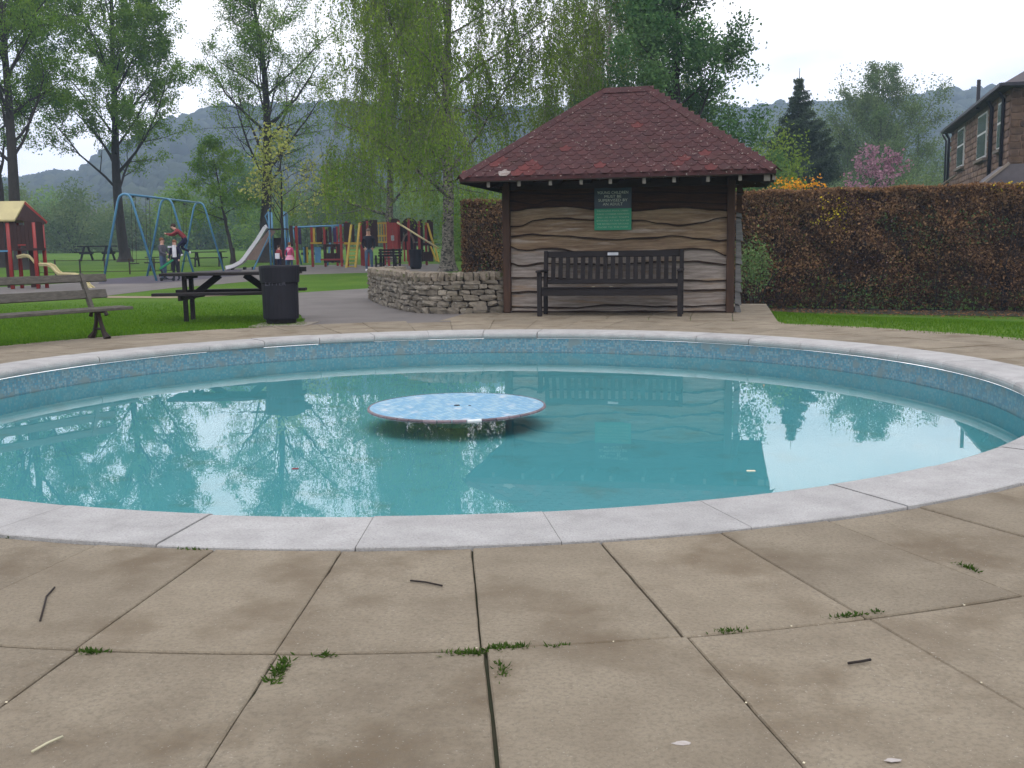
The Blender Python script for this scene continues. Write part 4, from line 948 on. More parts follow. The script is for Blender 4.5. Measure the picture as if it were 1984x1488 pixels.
person(foot(716, 526.5), R(8), pose(lel=(.26, .06, 1.14), lwr=(.20, .0, .95), lha=(.15, .0, .90), rel=(-.26, .06, 1.14), rwr=(-.20, .0, .95), rha=(-.15, .0, .90), rkn=(-.12, -.08, .48), rto=(-.14, -.15, .04)),
       'man in dark jumper and jeans standing before the climbing frame with hands in pockets', ('darkcloth', 'darkcloth', 'jeans', 'whitecloth'), 'hairt', 1.76)
person(foot(318, 543), R(75), pose(lel=(.25, -.1, 1.14), lwr=(.15, -.32, 1.02), lha=(.12, -.40, 1.0), rel=(-.25, -.1, 1.14), rwr=(-.18, -.34, 1.05), rha=(-.16, -.42, 1.05)),
       'boy in grey top and jeans standing sideways under the swing frame', ('greycloth', 'greycloth', 'jeans', 'darkcloth'), 'hairg', 1.50)
nb = person(foot(342, 543.5), R(-18), pose(lto=(.16, -.13, .04), rel=(-.25, -.02, 1.12), rwr=(-.24, -.12, .92), rha=(-.25, -.17, .86), lan=(.16, 0, .09), ran=(-.14, .04, .09)),
       'boy in navy and white jacket standing by the picnic table with a green toy', ('navy', 'navy', 'darkcloth', 'darkcloth'), 'hairg', 1.42)
MB().box(.06, -.11, 1.02, .13, .05, .42).build('white_shirt', 'whitecloth', nb); b = MB(); b.box(-.12, -.03, 1.17, .12, .22, .06); b.build('shoulder_panel', 'whitecloth', nb)
ty = empty('toy_scooter', foot(334, 544) + Vector((-.1, -.1, 0)), R(-15), 'small green toy scooter held by the boy in navy', 'toy')
b = MB(); b.bar((-.30, 0, .42), (.05, 0, .62), .07, .07); b.bar((.05, 0, .62), (.22, 0, .72), .05); b.build('frame', 'greencloth', ty); b = MB(); b.bar((-.30, 0, .42), (-.12, 0, .10), .05); b.bar((-.3, 0, .06), (.2, 0, .06), .09, .03); b.build('deck', 'black', ty)
for x in (-.28, .2): b = MB(); b.tube([(x, -.02, .06), (x, .02, .06)], .06, 10); b.build('wheel', 'black', ty)
D_ = 37.6 + 2.0; pj = atD(352, 490, D_)
jz = pj.z - .28
JUMP = dict(pelvis=(0, .18, .86), waist=(0, .12, 1.0), chest=(0, -.06, 1.18), neck=(0, -.20, 1.27), head=(0, -.29, 1.36), crown=(0, -.31, 1.45), lsh=(.17, -.10, 1.22), lel=(.22, -.32, 1.08), lwr=(.2, -.55, 1.10), lha=(.2, -.63, 1.12),
            rsh=(-.17, -.10, 1.22), rel=(-.22, -.30, 1.05), rwr=(-.2, -.52, 1.05), rha=(-.2, -.60, 1.06), lhi=(.09, .18, .82), lkn=(.10, -.12, .60), lan=(.11, .05, .25), lto=(.12, -.02, .17), rhi=(-.09, .18, .82), rkn=(-.10, -.02, .52), ran=(-.11, .30, .36), rto=(-.12, .34, .25))
person(Vector((pj.x, pj.y, jz)), R(-82), JUMP, 'boy in red jumper leaping forward in mid air from a swing', ('redcloth', 'redcloth', 'navy', 'whitecloth'), 'hairb', 1.62)
sp_ = foot(542, 526)
p1 = person(Vector((sp_.x, sp_.y, sp_.z)), R(150), STAND, 'small child in red and white top standing under the slide tower', ('redcloth', 'redcloth', 'navy', 'darkcloth'), 'hairb', 1.12)
MB().box(0, .10, .66, .22, .05, .24).build('white_bag', 'whitecloth', p1)
sp_ = foot(563, 528)
p2 = person(Vector((sp_.x, sp_.y, sp_.z)), R(160), pose(lel=(.30, -.02, 1.2), lwr=(.38, -.1, 1.0)), 'small girl in pink striped top behind the big bin', ('pinkcloth', 'stripe', 'jeans', 'whitecloth'), 'hairg', 1.25, stripes=True)
b = MB(); b.lathe([(.10, .72), (.15, .64), (.21, .52), (.19, .52)], 14); b.build('skirt', 'pinkcloth', p2)

# ---------------------------------------------------------------- trees
def rot_to(d, ang, az):
    """turn unit vector d by ang, in a random direction az"""
    ref = np.array([0, 0, 1.]) if abs(d[2]) < .9 else np.array([1., 0, 0])
    x = np.cross(d, ref); x /= np.linalg.norm(x); y = np.cross(d, x)
    v = d * math.cos(ang) + (x * math.cos(az) + y * math.sin(az)) * math.sin(ang); return v / np.linalg.norm(v)
def grow(seed, H, r0, fork=.35, levels=4, spread=(30, 50), n_child=(9, 6, 5), ratio=(.55, .5, .45), wobble=.10, up=.25, droop=0, lean=0, kinds=None, limb_from=.25, min_r=.006, leaders=1, taper=.85, envelope=1.0):
    """returns branch tubes and twig points for foliage"""
    rg = np.random.default_rng(seed); T = Tubes(); tips = []; strands = []
    def branch(p, d, ln, r, lvl, grav):
        k = {0: 12, 1: 8, 2: 6, 3: 4}.get(lvl, 3); pts = [p]; dd = d.copy(); seg_ = ln / (k - 1)
        for i in range(k - 1):
            dd = dd + rg.normal(size=3) * wobble * (1 if lvl else .35) + np.array([0, 0, grav]) * (1.0 / k)
            dd /= np.linalg.norm(dd); pts.append(pts[-1] + dd * seg_)
        pts = np.array(pts); T.add(pts, r, max(min_r * .6, r * (1 - taper)), {0: 10, 1: 7, 2: 5}.get(lvl, 3))
        if lvl >= levels - 1: tips.append(pts); return
        n = n_child[min(lvl, len(n_child) - 1)]
        for c_ in range(n):
            t = limb_from + (1 - limb_from) * (c_ + rg.uniform(.1, .9)) / n if lvl == 0 else .2 + .8 * (c_ + rg.uniform(0, 1)) / n
            t = min(t, .99); f_ = t * (k - 1); i = int(f_); q_ = pts[i] + (pts[min(i + 1, k - 1)] - pts[i]) * (f_ - i)
            d0 = pts[min(i + 1, k - 1)] - pts[i]; d0 = d0 / (np.linalg.norm(d0) + 1e-9)
            an = R(rg.uniform(*spread)) * (1.15 - .45 * t if lvl == 0 else 1)
            nd = rot_to(d0, an, rg.uniform(0, 6.283) if lvl else (c_ * 2.4 + rg.uniform(-.4, .4)))
            l2 = ln * ratio[min(lvl, len(ratio) - 1)] * rg.uniform(.75, 1.2) * (1.15 - .65 * t if lvl == 0 else 1.1 - .5 * t)
            r2 = max(min_r, r * (1 - taper * t) * (rg.uniform(.30, .48) if lvl == 0 else rg.uniform(.42, .62))); branch(q_, nd, l2, r2, lvl + 1, up if lvl == 0 else (up * .6 - droop * (lvl > 0)))
    base = np.zeros(3)
    for l in range(leaders):
        d = np.array([lean + (0 if leaders == 1 else (l - (leaders - 1) / 2) * .16), rg.normal() * .03, 1.]); d /= np.linalg.norm(d)
        branch(base + np.array([(l - (leaders - 1) / 2) * r0 * 1.2, 0, -.05]), d, H * (1 - .08 * l), r0, 0, .05)
    # root flare
    T.add([(0, 0, -.1), (0, 0, .1), (0, 0, .35), (0, 0, .9)], np.array([r0 * 1.9, r0 * 1.55, r0 * 1.2, r0 * .98]), None, 12)
    return T, tips, rg
def twig_points(tips, n, rg, spread=.12):
    ti = rg.integers(0, len(tips), n); P = np.zeros((n, 3)); u = rg.uniform(.15, 1.05, n)
    L_ = [len(t) for t in tips]; A = np.array([t[0] for t in tips]); Bm = np.array([t[len(t) // 2] for t in tips]); C_ = np.array([t[-1] for t in tips])
    a, b_, c_ = A[ti], Bm[ti], C_[ti]; uu = u[:, None]
    P = np.where(uu < .5, a + (b_ - a) * uu * 2, b_ + (c_ - b_) * (uu - .5) * 2)
    return P + rg.normal(size=(n, 3)) * spread
def make_tree(name, loc, label, T, P, size, leafm, barkm, cat='tree', group=None, rz=0, tone=None, flat=0, down=False, aspect=.6, parts=('trunk', 'crown')):
    e = empty(name, loc, rz, label, cat, group); link(parts[0], T.mesh('trunk', barkm), e)
    if len(P):
        V, F, t = leaves(P, size, flat=flat, tone=tone, down=down, aspect=aspect); link(parts[1], npmesh('crown', V, F, leafm, tone=t), e)
    return e
def tone_of(P, rg, sc=.5):
    """clumps of lighter and darker leaves (leaf colour, not light)"""
    a = np.sin(P[:, 0] * 1.9 + np.sin(P[:, 2] * 1.3) * 2) + np.sin(P[:, 2] * 2.3 + P[:, 1] * 1.7); return np.clip(.5 + a * .16 + rg.uniform(-.35, .35, len(P)), 0, 1)

# big tree behind the swings
T, tips, rg = grow(22, 20, .34, spread=(26, 52), n_child=(26, 9, 8), ratio=(.36, .46, .45), levels=4, wobble=.10, up=.3, limb_from=.20, min_r=.008)
P = twig_points(tips, 88000, rg, .17); make_tree('broadleaf_tree', foot(243, 507), 'tall dark trunked tree in fresh leaf directly behind the near swing leg', T, P, .145, 'lfresh', 'bark', tone=tone_of(P, rg))
# airy tree behind the slide
T, tips, rg = grow(35, 16.5, .36, spread=(30, 62), n_child=(24, 9, 8), ratio=(.40, .46, .42), levels=4, wobble=.11, up=.3, limb_from=.24, min_r=.008)
P = twig_points(tips, 46000, rg, .16); make_tree('broadleaf_tree', onground(514, 60), 'airy spring tree with bare dark limbs rising behind the slide', T, P, .105, 'lfresh', 'bark', tone=tone_of(P, rg))
# twin trunked tree at the far left
T, tips, rg = grow(53, 18, .32, spread=(28, 55), n_child=(22, 9, 7), ratio=(.38, .46, .45), levels=4, wobble=.11, up=.3, limb_from=.26, min_r=.008)
P = twig_points(tips, 50000, rg, .15); make_tree('broadleaf_tree', onground(42, 52), 'leafy tree with slightly leaning trunk rising behind the playhouse roof', T, P, .115, 'lfresh', 'bark', tone=tone_of(P, rg))
T, tips, rg = grow(57, 16, .27, spread=(28, 55), n_child=(13, 7, 6), ratio=(.42, .46, .45), levels=4, wobble=.14, up=.3, limb_from=.3, min_r=.008, lean=-.05)
P = twig_points(tips, 38000, rg, .16); make_tree('broadleaf_tree', onground(8, 57), 'slimmer tree at the left edge of the photo beside the playhouse tree', T, P, .14, 'ldark', 'bark', tone=tone_of(P, rg))
# small trees
T, tips, rg = grow(61, 6.0, .12, spread=(40, 70), n_child=(12, 7, 6), ratio=(.55, .5, .45), levels=4, wobble=.15, up=.15, limb_from=.32)
P = twig_points(tips, 9000, rg, .12); make_tree('young_tree', onground(452, 58), 'small round headed green tree between the swings and the slide', T, P, .13, 'lfresh', 'bark', tone=tone_of(P, rg))
T, tips, rg = grow(67, 5.2, .08, spread=(35, 60), n_child=(12, 7, 5), ratio=(.50, .5, .45), levels=4, wobble=.16, up=.3, limb_from=.30)
P = twig_points(tips, 1700, rg, .16); make_tree('maple_tree', onground(546, 44), 'slender young tree with bright yellow leaves beside the slide tower', T, P, .12, 'lyellow', 'twig', tone=tone_of(P, rg), aspect=.8)

# weeping birches
def birch(seed, H, r0, n_strand, n_leaf, slen, lf=.2, width=1.0, **kw):
    T, tips, rg = grow(seed, H, r0, spread=(38, 68), n_child=(22, 8, 5), ratio=(.36 * width, .5, .45), levels=3, wobble=.11, up=.22, limb_from=lf, min_r=.008)
    pts = []; allP = []; k = 7
    for s in range(n_strand):
        t = tips[rg.integers(0, len(tips))]; i = rg.integers(1, len(t)); p = t[i] + rg.normal(size=3) * .1
        ln = slen * rg.uniform(.4, 1.25); q_ = [p]; d = np.array([rg.normal() * .35, rg.normal() * .35, -.25])
        for j in range(k - 1): d = d + np.array([rg.normal() * .08, rg.normal() * .08, -.45]); d /= np.linalg.norm(d); q_.append(q_[-1] + d * ln / (k - 1))
        q_ = np.array(q_)
        if q_[:, 2].min() < 1.7: continue
        T.add(q_, .006, .003, 3); pts.append(q_)
    A = np.array(pts); m = n_leaf; si = rg.integers(0, len(A), m); u = rg.uniform(0, k - 1.001, m); i = u.astype(int); f_ = (u - i)[:, None]
    P = A[si, i] * (1 - f_) + A[si, i + 1] * f_ + rg.normal(size=(m, 3)) * .055
    return T, P, rg
T, P, rg = birch(71, 17.5, .26, 4200, 128000, 2.3, lf=.11, width=1.16)
make_tree('birch_tree', foot(868, 525), 'tall weeping silver birch with patchy trunk standing left of the shelter roof', T, P, .092, 'lbirch', 'birchbark', tone=tone_of(P, rg), down=True)
T, P, rg = birch(77, 14.5, .24, 2600, 90000, 2.4, lf=.12, width=1.0)
make_tree('birch_tree', onground(757, 57), 'second weeping birch with dark trunk behind the climbing frame', T, P, .095, 'lbirch', 'birchbark', tone=tone_of(P, rg), down=True)
T, P, rg = birch(79, 15.5, .17, 3000, 125000, 2.2, lf=.14, width=.85)
make_tree('birch_tree', onground(1172, 47), 'pale trunked birch rising directly behind the shelter ridge', T, P, .09, 'lbirch', 'palebark', tone=tone_of(P, rg), down=True)
# dense dark tree right of the ridge
T, tips, rg = grow(83, 13.5, .30, spread=(35, 68), n_child=(22, 9, 7), ratio=(.38, .48, .45), levels=4, wobble=.12, up=.15, limb_from=.12)
P = twig_points(tips, 60000, rg, .20); make_tree('sycamore_tree', onground(1325, 41), 'dense dark green tree filling the sky right of the shelter roof', T, P, .135, 'ldark', 'bark', tone=tone_of(P, rg))
# conifer
def conifer(H, rb, seed, n_whorl=34):
    rg = np.random.default_rng(seed); T = Tubes(); T.add([(0, 0, 0), (0, 0, H * .5), (0, 0, H)], .16, .015, 7); Ps = []
    for w in range(n_whorl):
        z = H * (.04 + .93 * w / n_whorl); ln0 = rb * (1 - (z / H)) ** .72 * rg.uniform(.8, 1.1) * min(1, .35 + 2.2 * (1 - z / H)) + .03
        for b_ in range(9 if w < n_whorl * .8 else 5):
            az = rg.uniform(0, 6.28); ln = ln0 * rg.uniform(.65, 1.2); d = np.array([math.cos(az), math.sin(az), 0]); t = np.linspace(0, 1, 6)
            pts = np.array([0, 0, z]) + d[None] * (t * ln)[:, None] + np.array([0, 0, 1.])[None] * ((-.35 * t + .42 * t ** 2) * ln)[:, None]
            T.add(pts, .022, .006, 3); n = int(14 + ln * 300); u = rg.uniform(.1, 1, n); pp_ = np.array([np.interp(u, t, pts[:, k]) for k in range(3)]).T
            wd = (.05 + .16 * ln * (1 - np.abs(u - .45)))[:, None] * .6; side = np.cross(d, [0, 0, 1.])
            pp_ = pp_ + side[None] * rg.normal(size=(n, 1)) * wd + np.array([0, 0, -1.])[None] * np.abs(rg.normal(size=(n, 1))) * .10 * (1 + ln * .3); Ps.append(pp_)
    return T, np.concatenate(Ps), rg
T, P, rg = conifer(12.3, 4.0, 5)
make_tree('conifer_tree', onground(1540, 63), 'dark pointed spruce with a thin spire behind the beech hedge', T, P, .17, 'lneedle', 'twig', tone=tone_of(P, rg), aspect=.34)
T, P, rg = conifer(6.0, 1.3, 6, 20)
make_tree('conifer_tree', onground(1690, 66), 'short dark conifer behind the pink blossom', T, P, .14, 'lneedle', 'twig', tone=tone_of(P, rg), aspect=.35)
# cherry in blossom
T, tips, rg = grow(91, 4.9, .09, spread=(35, 62), n_child=(11, 7, 5), ratio=(.55, .5, .45), levels=4, wobble=.14, up=.35, limb_from=.25)
P = twig_points(tips, 2500, rg, .10); make_tree('cherry_tree', onground(1662, 44), 'pink blossoming cherry tree peeping over the beech hedge', T, P, .12, 'lpink', 'twig', tone=tone_of(P, rg), aspect=.8)
# pale half leafed trees behind the hedge on the right
T, tips, rg = grow(95, 12.2, .2, spread=(22, 45), n_child=(20, 9, 7), ratio=(.62, .5, .45), levels=4, wobble=.10, up=.35, limb_from=.06, min_r=.012)
P = twig_points(tips, 34000, rg, .22); make_tree('willow_tree', onground(1705, 88), 'pale half leafed willow with fine grey twigs left of the stone house', T, P, .17, 'lgrey', 'twig', tone=tone_of(P, rg))
def bushy(seed, H, W, n, rmin=.5):
    """rounded shrub: short stems and leaf points in clumps"""
    rg = np.random.default_rng(seed); T = Tubes(); C_ = []
    for i in range(14):
        a = rg.uniform(0, 6.28); rr = W * .5 * math.sqrt(rg.uniform(0, 1)); z = H * rg.uniform(.45, .92) * math.sqrt(max(.05, 1 - (rr / (W * .55)) ** 2)); p = np.array([rr * math.cos(a), rr * math.sin(a), z])
        T.add([np.array([p[0] * .1, p[1] * .1, -.05]), p * np.array([.5, .5, .55]), p], .035 + .01 * H, .01, 4); C_.append(p)
        C_.append(np.array([rr * 1.05 * math.cos(a), rr * 1.05 * math.sin(a), z * rg.uniform(.25, .6)]))
    C_ = np.array(C_); ci = rg.integers(0, len(C_), n); rad_ = (W + H) * .13; v = rg.normal(size=(n, 3)); v /= np.linalg.norm(v, axis=1)[:, None]
    P = C_[ci] + v * rad_ * (rg.uniform(0, 1, n) ** .45)[:, None]; P[:, 2] = np.abs(P[:, 2]); return T, P, rg
for (px, D, H, W, mt, lab, n, sz) in (
        (1478, 50, 8.5, 3.4, 'llime', 'light green rounded tree between the dark sycamore and the spruce', 14000, .16),
        (1625, 78, 9.0, 6, 'lgrey', 'grey green bushy tree just right of the spruce', 14000, .20),
        (1790, 75, 7.5, 7, 'lgrey', 'grey green bushy tree next to the stone house gable', 12000, .18),
        (1598, 98, 16.0, 8.5, 'lgrey', 'tall grey green tree between the spruce and the willow', 16000, .24),
        (1668, 104, 17.5, 8, 'lgrey', 'tall grey green tree behind the willow crown', 14000, .24),
        (1770, 104, 16.0, 9, 'lgrey', 'tall grey green tree at the far side of the willow', 16000, .24),
        (1500, 92, 15.5, 8, 'lgrey', 'tall grey green tree left of the spruce', 14000, .24),
        (1498, 38, 3.6, 3.0, 'lfresh', 'fresh green shrub under the right end of the shelter roof', 10000, .12),
        (1790, 36, 2.6, 3.2, 'llime', 'bright green shrub beside the drainpipe of the house', 5000, .10),
        (1740, 42, 2.9, 3.6, 'lpink', 'low pinkish shrub right of the cherry tree', 1800, .10),
        (985, 60, 5.0, 8, 'lfresh', 'green thicket behind the birch trunk and the left hedge', 14000, .15),
        (1120, 62, 7.0, 12, 'llime', 'broad yellow green thicket behind the shelter roof', 16000, .18)):
    T, P, rg = bushy(int(px), H, W, n); make_tree('leafy_shrub', onground(px, D), lab, T, P, sz, mt, 'twig', cat='shrub', tone=tone_of(P, rg), parts=('stems', 'foliage'))
# far trees across the field: five kinds, copied
protos = []
for k, (seed, H, W, mt, n) in enumerate(((201, 11, 11, 'lgrey', 9000), (202, 9, 12, 'lfresh', 9000), (203, 12, 10, 'lpurple', 8000), (204, 8, 13, 'lgrey', 9000), (205, 13, 10, 'ldark', 8000))):
    T, P, rg = bushy(seed, H, W, n); V, F, t = leaves(P, .42, tone=tone_of(P * .4, rg)); protos.append((T.mesh('trunk', 'bark'), npmesh('crown', V, F, mt, tone=t)))
kinds = ['grey green broad tree across the far field', 'fresh green spreading tree across the far field', 'purplish bare crowned tree across the far field', 'wide low grey green tree across the far field', 'tall dark green tree across the far field']
LM = [(-150, 'outside the left edge'), (20, 'behind the playhouse at the left edge'), (75, 'behind the red playhouse posts'), (120, 'just right of the playhouse'), (170, 'above the low railing'), (215, 'left of the near swing leg'), (262, 'behind the big tree trunk'), (310, 'between the first two swing legs'), (355, 'behind the leaping boy'), (400, 'behind the last swing leg'), (440, 'left of the young tree'), (475, 'right of the young tree'),
      (520, 'behind the slide'), (570, 'behind the slide tower'), (620, 'above the toddler swing'), (665, 'behind the yellow ladder'), (710, 'behind the standing man'), (760, 'behind the second birch'), (810, 'above the playground bin'), (860, 'left of the tall birch trunk'), (910, 'right of the tall birch trunk'), (2000, 'hidden behind the shelter')]
def place(px): return next(t for a, t in LM if px <= a)
used = set(); rg2 = random.Random(4); xs = list(range(-260, 1020, 46))
for i, px in enumerate(xs):
    D = rg2.choice((118, 135, 150, 165, 182)); k = rg2.choice((0, 0, 1, 2, 2, 3, 4)) if px < 560 else rg2.choice((0, 1, 1, 3))
    while kinds[k] + place(px) in used: k = (k + 1) % 5
    used.add(kinds[k] + place(px)); p = onground(px + rg2.uniform(-12, 12), D); e = empty('far_tree', p, rg2.uniform(0, 6.28), kinds[k] + ', ' + place(px), 'tree', 'trees across the far field'); s_ = rg2.uniform(.8, 1.15) * (D / 150) * (1.0 if px > 80 else .95); e.scale = (s_, s_, s_ * rg2.uniform(.85, 1.1))
    link('trunk', protos[k][0], e); link('crown', protos[k][1], e)
for i, px in enumerate((1180, 1290, 1400, 1530, 1760, 1880, 2010, 2150)):
    k = (3, 1, 0, 4, 0, 3, 0, 1)[i]; p = onground(px, 150 + 14 * (i % 3)); e = empty('far_tree', p, i, kinds[k].replace('across the far field', '') + ('behind the shelter roof', 'behind the dark sycamore', 'right of the shelter roof', 'behind the spruce', 'left of the stone house gable', 'behind the stone house', 'outside the right edge', 'farther outside the right edge')[i], 'tree', 'trees beyond the houses on the right'); e.scale = (1.2, 1.2, 1.1)
    link('trunk', protos[k][0], e); link('crown', protos[k][1], e)
# woods on the hills: one mass of crowns
def woods():
    n = 9500; rgw = np.random.default_rng(99); Vs = []; Fs = []; Ts = []
    bm = bmesh.new(); bmesh.ops.create_icosphere(bm, subdivisions=2, radius=1); bv = np.array([v.co[:] for v in bm.verts]); bf = np.array([[v.index for v in f.verts] for f in bm.faces]); bm.free()
    c_ = 0; k = 0
    while k < n:
        az = rgw.uniform(-33, 33); rr = rgw.uniform(262, 735) if k % 4 else rgw.uniform(640, 720); x = CAM.x + rr * math.sin(R(az)); y = CAM.y + rr * math.cos(R(az)); z = gz(x, y)
        r_ = rgw.uniform(2.6, 4.6); s3_ = np.array([r_, r_, r_ * rgw.uniform(.9, 1.25)])
        v = bv * s3_ * (1 + rgw.uniform(-.24, .24, (len(bv), 1))) + np.array([x, y, z + r_ * .65]); Vs.append(v); Fs.append(bf + c_); c_ += len(bv); Ts.append(np.full(len(bv), rgw.random())); k += 1
    return tag(link('hill_woods', npmesh('hill_woods', np.concatenate(Vs), np.concatenate(Fs), 'lwood', tone=np.concatenate(Ts))), 'hazy wooded hillside closing the valley behind the park', 'woodland', kind='stuff')
woods()

# ---------------------------------------------------------------- beech hedges
def hedge(name, a, b_, thick, H, nleaf, label, seed, size=.05):
    rg = np.random.default_rng(seed); a = np.array(a, float); b_ = np.array(b_, float); L_ = np.linalg.norm(b_ - a); d = (b_ - a) / L_; n = np.array([-d[1], d[0]])
    if n[1] < 0: n = -n
    e = empty('beech_hedge', (a[0], a[1], -1.12), 0, label, 'hedge')
    def loc(u, v, z): x = d[0] * u + n[0] * v; y = d[1] * u + n[1] * v; return np.stack([x, y, z], 1)
    def bulge(u, z): return .05 * np.sin(u * 2.1 + z * 1.7) + .04 * np.sin(u * 5.3 + 1 + z * 3) + .03 * np.sin(z * 6 + u)
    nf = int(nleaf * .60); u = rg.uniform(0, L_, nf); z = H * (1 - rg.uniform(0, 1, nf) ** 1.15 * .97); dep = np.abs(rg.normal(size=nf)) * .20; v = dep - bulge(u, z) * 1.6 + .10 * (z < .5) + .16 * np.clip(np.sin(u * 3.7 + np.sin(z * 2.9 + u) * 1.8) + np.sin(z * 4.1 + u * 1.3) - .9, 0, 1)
    hold = rg.uniform(size=nf) < (.35 + .65 * np.clip(z / (H * .55), 0, 1)); P1 = loc(u, v, z)[hold]; cl = .5 + .28 * np.sin(u * 1.7 + np.sin(z * 2.1) * 2) + .25 * np.sin(z * 3.1 + u * .9) + .2 * np.sin(u * 5.1 + z * 4.3); hi_ = np.clip((z - H * .55) / (H * .45), 0, 1); t1 = np.clip(rg.uniform(0, 1, nf) ** 1.7 * (.35 + .75 * cl) + .22 * hi_ * rg.uniform(0, 1, nf), 0, 1)[hold]  # leaf tone raised towards the top; shade lower down put into colour
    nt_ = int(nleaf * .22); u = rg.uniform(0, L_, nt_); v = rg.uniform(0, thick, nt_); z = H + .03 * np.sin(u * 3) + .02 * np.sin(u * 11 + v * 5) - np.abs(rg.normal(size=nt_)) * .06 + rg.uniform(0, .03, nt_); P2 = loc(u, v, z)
    ne = int(nleaf * .10); v = rg.uniform(0, thick, ne); z = rg.uniform(.02, H, ne); u = np.where(rg.uniform(size=ne) < .5, np.abs(rg.normal(size=ne)) * .08 - .03, L_ + .03 - np.abs(rg.normal(size=ne)) * .08); P3 = loc(u, v, z)
    nb_ = int(nleaf * .18); u = rg.uniform(0, L_, nb_); v = thick - np.abs(rg.normal(size=nb_)) * .12 + bulge(u, u * 0 + 1); z = rg.uniform(.1, H, nb_); P4 = loc(u, v, z)
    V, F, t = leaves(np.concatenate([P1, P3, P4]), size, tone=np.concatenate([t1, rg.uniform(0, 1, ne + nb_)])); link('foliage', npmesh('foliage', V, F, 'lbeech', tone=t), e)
    ng = int(nleaf * .04); u = rg.uniform(0, L_, ng); z = H * rg.uniform(.02, .8, ng); kp = (np.sin(u * .9) + np.sin(z * 2 + u * .5)) > .3; Pg = loc(u, np.abs(rg.normal(size=ng)) * .12 - .02, z)[kp]; V, F, t = leaves(Pg, size); tag(link('green_shoots', npmesh('green_shoots', V, F, 'lgrey', tone=t * .6), e), kind='stuff')
    nsx = int(nleaf * .012); u = rg.uniform(0, L_, nsx); cx_ = np.sin(u * 4.7) + np.sin(u * 11.3 + 1) > .6; Ps_ = loc(u, rg.uniform(0, thick, nsx), H + np.abs(rg.normal(size=nsx)) * .07)[cx_]; P2 = np.concatenate([P2, Ps_]); nt_ = len(P2)
    nbg = int(nleaf * .09); u = rg.uniform(0, L_, nbg); z = H * rg.uniform(.02, 1, nbg) ** .42; kp = rg.uniform(size=nbg) < np.clip(.5 + .5 * np.sin(u * 2.3 + np.sin(z * 3) * 2), .1, 1); V, F, t = leaves(loc(u, np.abs(rg.normal(size=nbg)) * .05 - bulge(u, z) * 1.6, z)[kp], size * 1.35, tone=rg.uniform(.2, 1, kp.sum())); tag(link('pale_leaves', npmesh('pale_leaves', V, F, 'lbeechtop', tone=t), e), kind='stuff')  # fewer pale leaves near the base, painting the shade there
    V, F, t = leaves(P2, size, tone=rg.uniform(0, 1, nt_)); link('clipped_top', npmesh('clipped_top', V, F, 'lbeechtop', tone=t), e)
    T = Tubes()
    for i in range(int(L_ * 5)):
        u0 = rg.uniform(0, L_); v0 = rg.uniform(.18, thick - .15); p = np.array([d[0] * u0 + n[0] * v0, d[1] * u0 + n[1] * v0, -.02]); dr = np.array([rg.normal() * .35, rg.normal() * .35, 1.]); pts = [p]
        for j in range(6): dr = dr + rg.normal(size=3) * .28; dr[2] = abs(dr[2]) + .25; dr /= np.linalg.norm(dr); pts.append(pts[-1] + dr * H / 7)
        T.add(np.array(pts), rg.uniform(.012, .03), .006, 5)
        for q_ in pts[1:]:
            for _ in range(4):
                dv = rg.normal(size=3); dv[2] *= .6; dv /= np.linalg.norm(dv); e_ = q_ + dv * rg.uniform(.3, .9)
                uu = e_[0] * d[0] + e_[1] * d[1]; vv = e_[0] * n[0] + e_[1] * n[1]
                if not (.0 < vv < thick and 0 < uu < L_ and 0 < e_[2] < H): continue
                T.add(np.array([q_, (q_ + e_) / 2 + rg.normal(size=3) * .03, e_]), .007, .003, 3)
    link('branches', T.mesh('branches', 'twig'), e)
    # dense dark twig mass inside
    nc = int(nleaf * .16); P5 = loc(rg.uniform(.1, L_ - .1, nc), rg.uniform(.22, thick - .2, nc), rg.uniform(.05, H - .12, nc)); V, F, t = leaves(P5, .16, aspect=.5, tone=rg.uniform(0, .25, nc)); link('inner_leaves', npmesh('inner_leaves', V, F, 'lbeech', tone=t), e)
    return e
hedge('right', (-1.30, 28.82), (20.5, 20.6), 1.2, 3.86, 250000, 'long clipped russet beech hedge closing the lawn behind the shelter', 1, .075)
# forsythia pushing through and above the hedge
for (px, py, D, n, spr, mt, lab, sz) in ((1640, 412, 32.75, 460, (.45, .12, .26), 'lgold', 'yellow forsythia flowers pushing through the middle of the hedge', .07), (1547, 359, 34.6, 260, (.50, .3, .12), 'lorange', 'orange flowering shrub just showing above the hedge near the shelter', .09), (1966, 361, 31.0, 120, (.36, .2, .07), 'lgold', 'small yellow sprig on top of the hedge at the right edge', .07)):
    c_ = atD(px, py, D); rg = np.random.default_rng(int(px)); g0 = gz(c_.x, c_.y); e = empty('flowering_shrub', (c_.x, c_.y, g0), 0, lab, 'shrub')
    P = rg.normal(size=(n, 3)) * np.array(spr) + np.array([0, 0, c_.z - g0]); V, F, t = leaves(P, sz, aspect=.8); tag(link('flowers', npmesh('flowers', V, F, mt, tone=t), e), kind='stuff')
    T = Tubes()
    for q_ in P[::max(1, n // 24)]: T.add(np.array([[q_[0] * .2, .3 + q_[1] * .2, 0], [q_[0] * .5, .2 + q_[1], q_[2] * .6], q_]), .012, .004, 3)
    link('stems', T.mesh('stems', 'twig'), e)
c_ = onground(1462, 27.0); rg = np.random.default_rng(3); e = empty('low_shrub', c_, 0, 'small dull green shrub in front of the hedge just right of the shelter', 'shrub')
P = rg.normal(size=(1100, 3)) * np.array((.22, .3, .34)) + np.array([0, .1, 1.45]); P[:, 2] = np.abs(P[:, 2]); V, F, t = leaves(P, .075); link('foliage', npmesh('foliage', V, F, 'lgrey', tone=t), e)
T = Tubes()
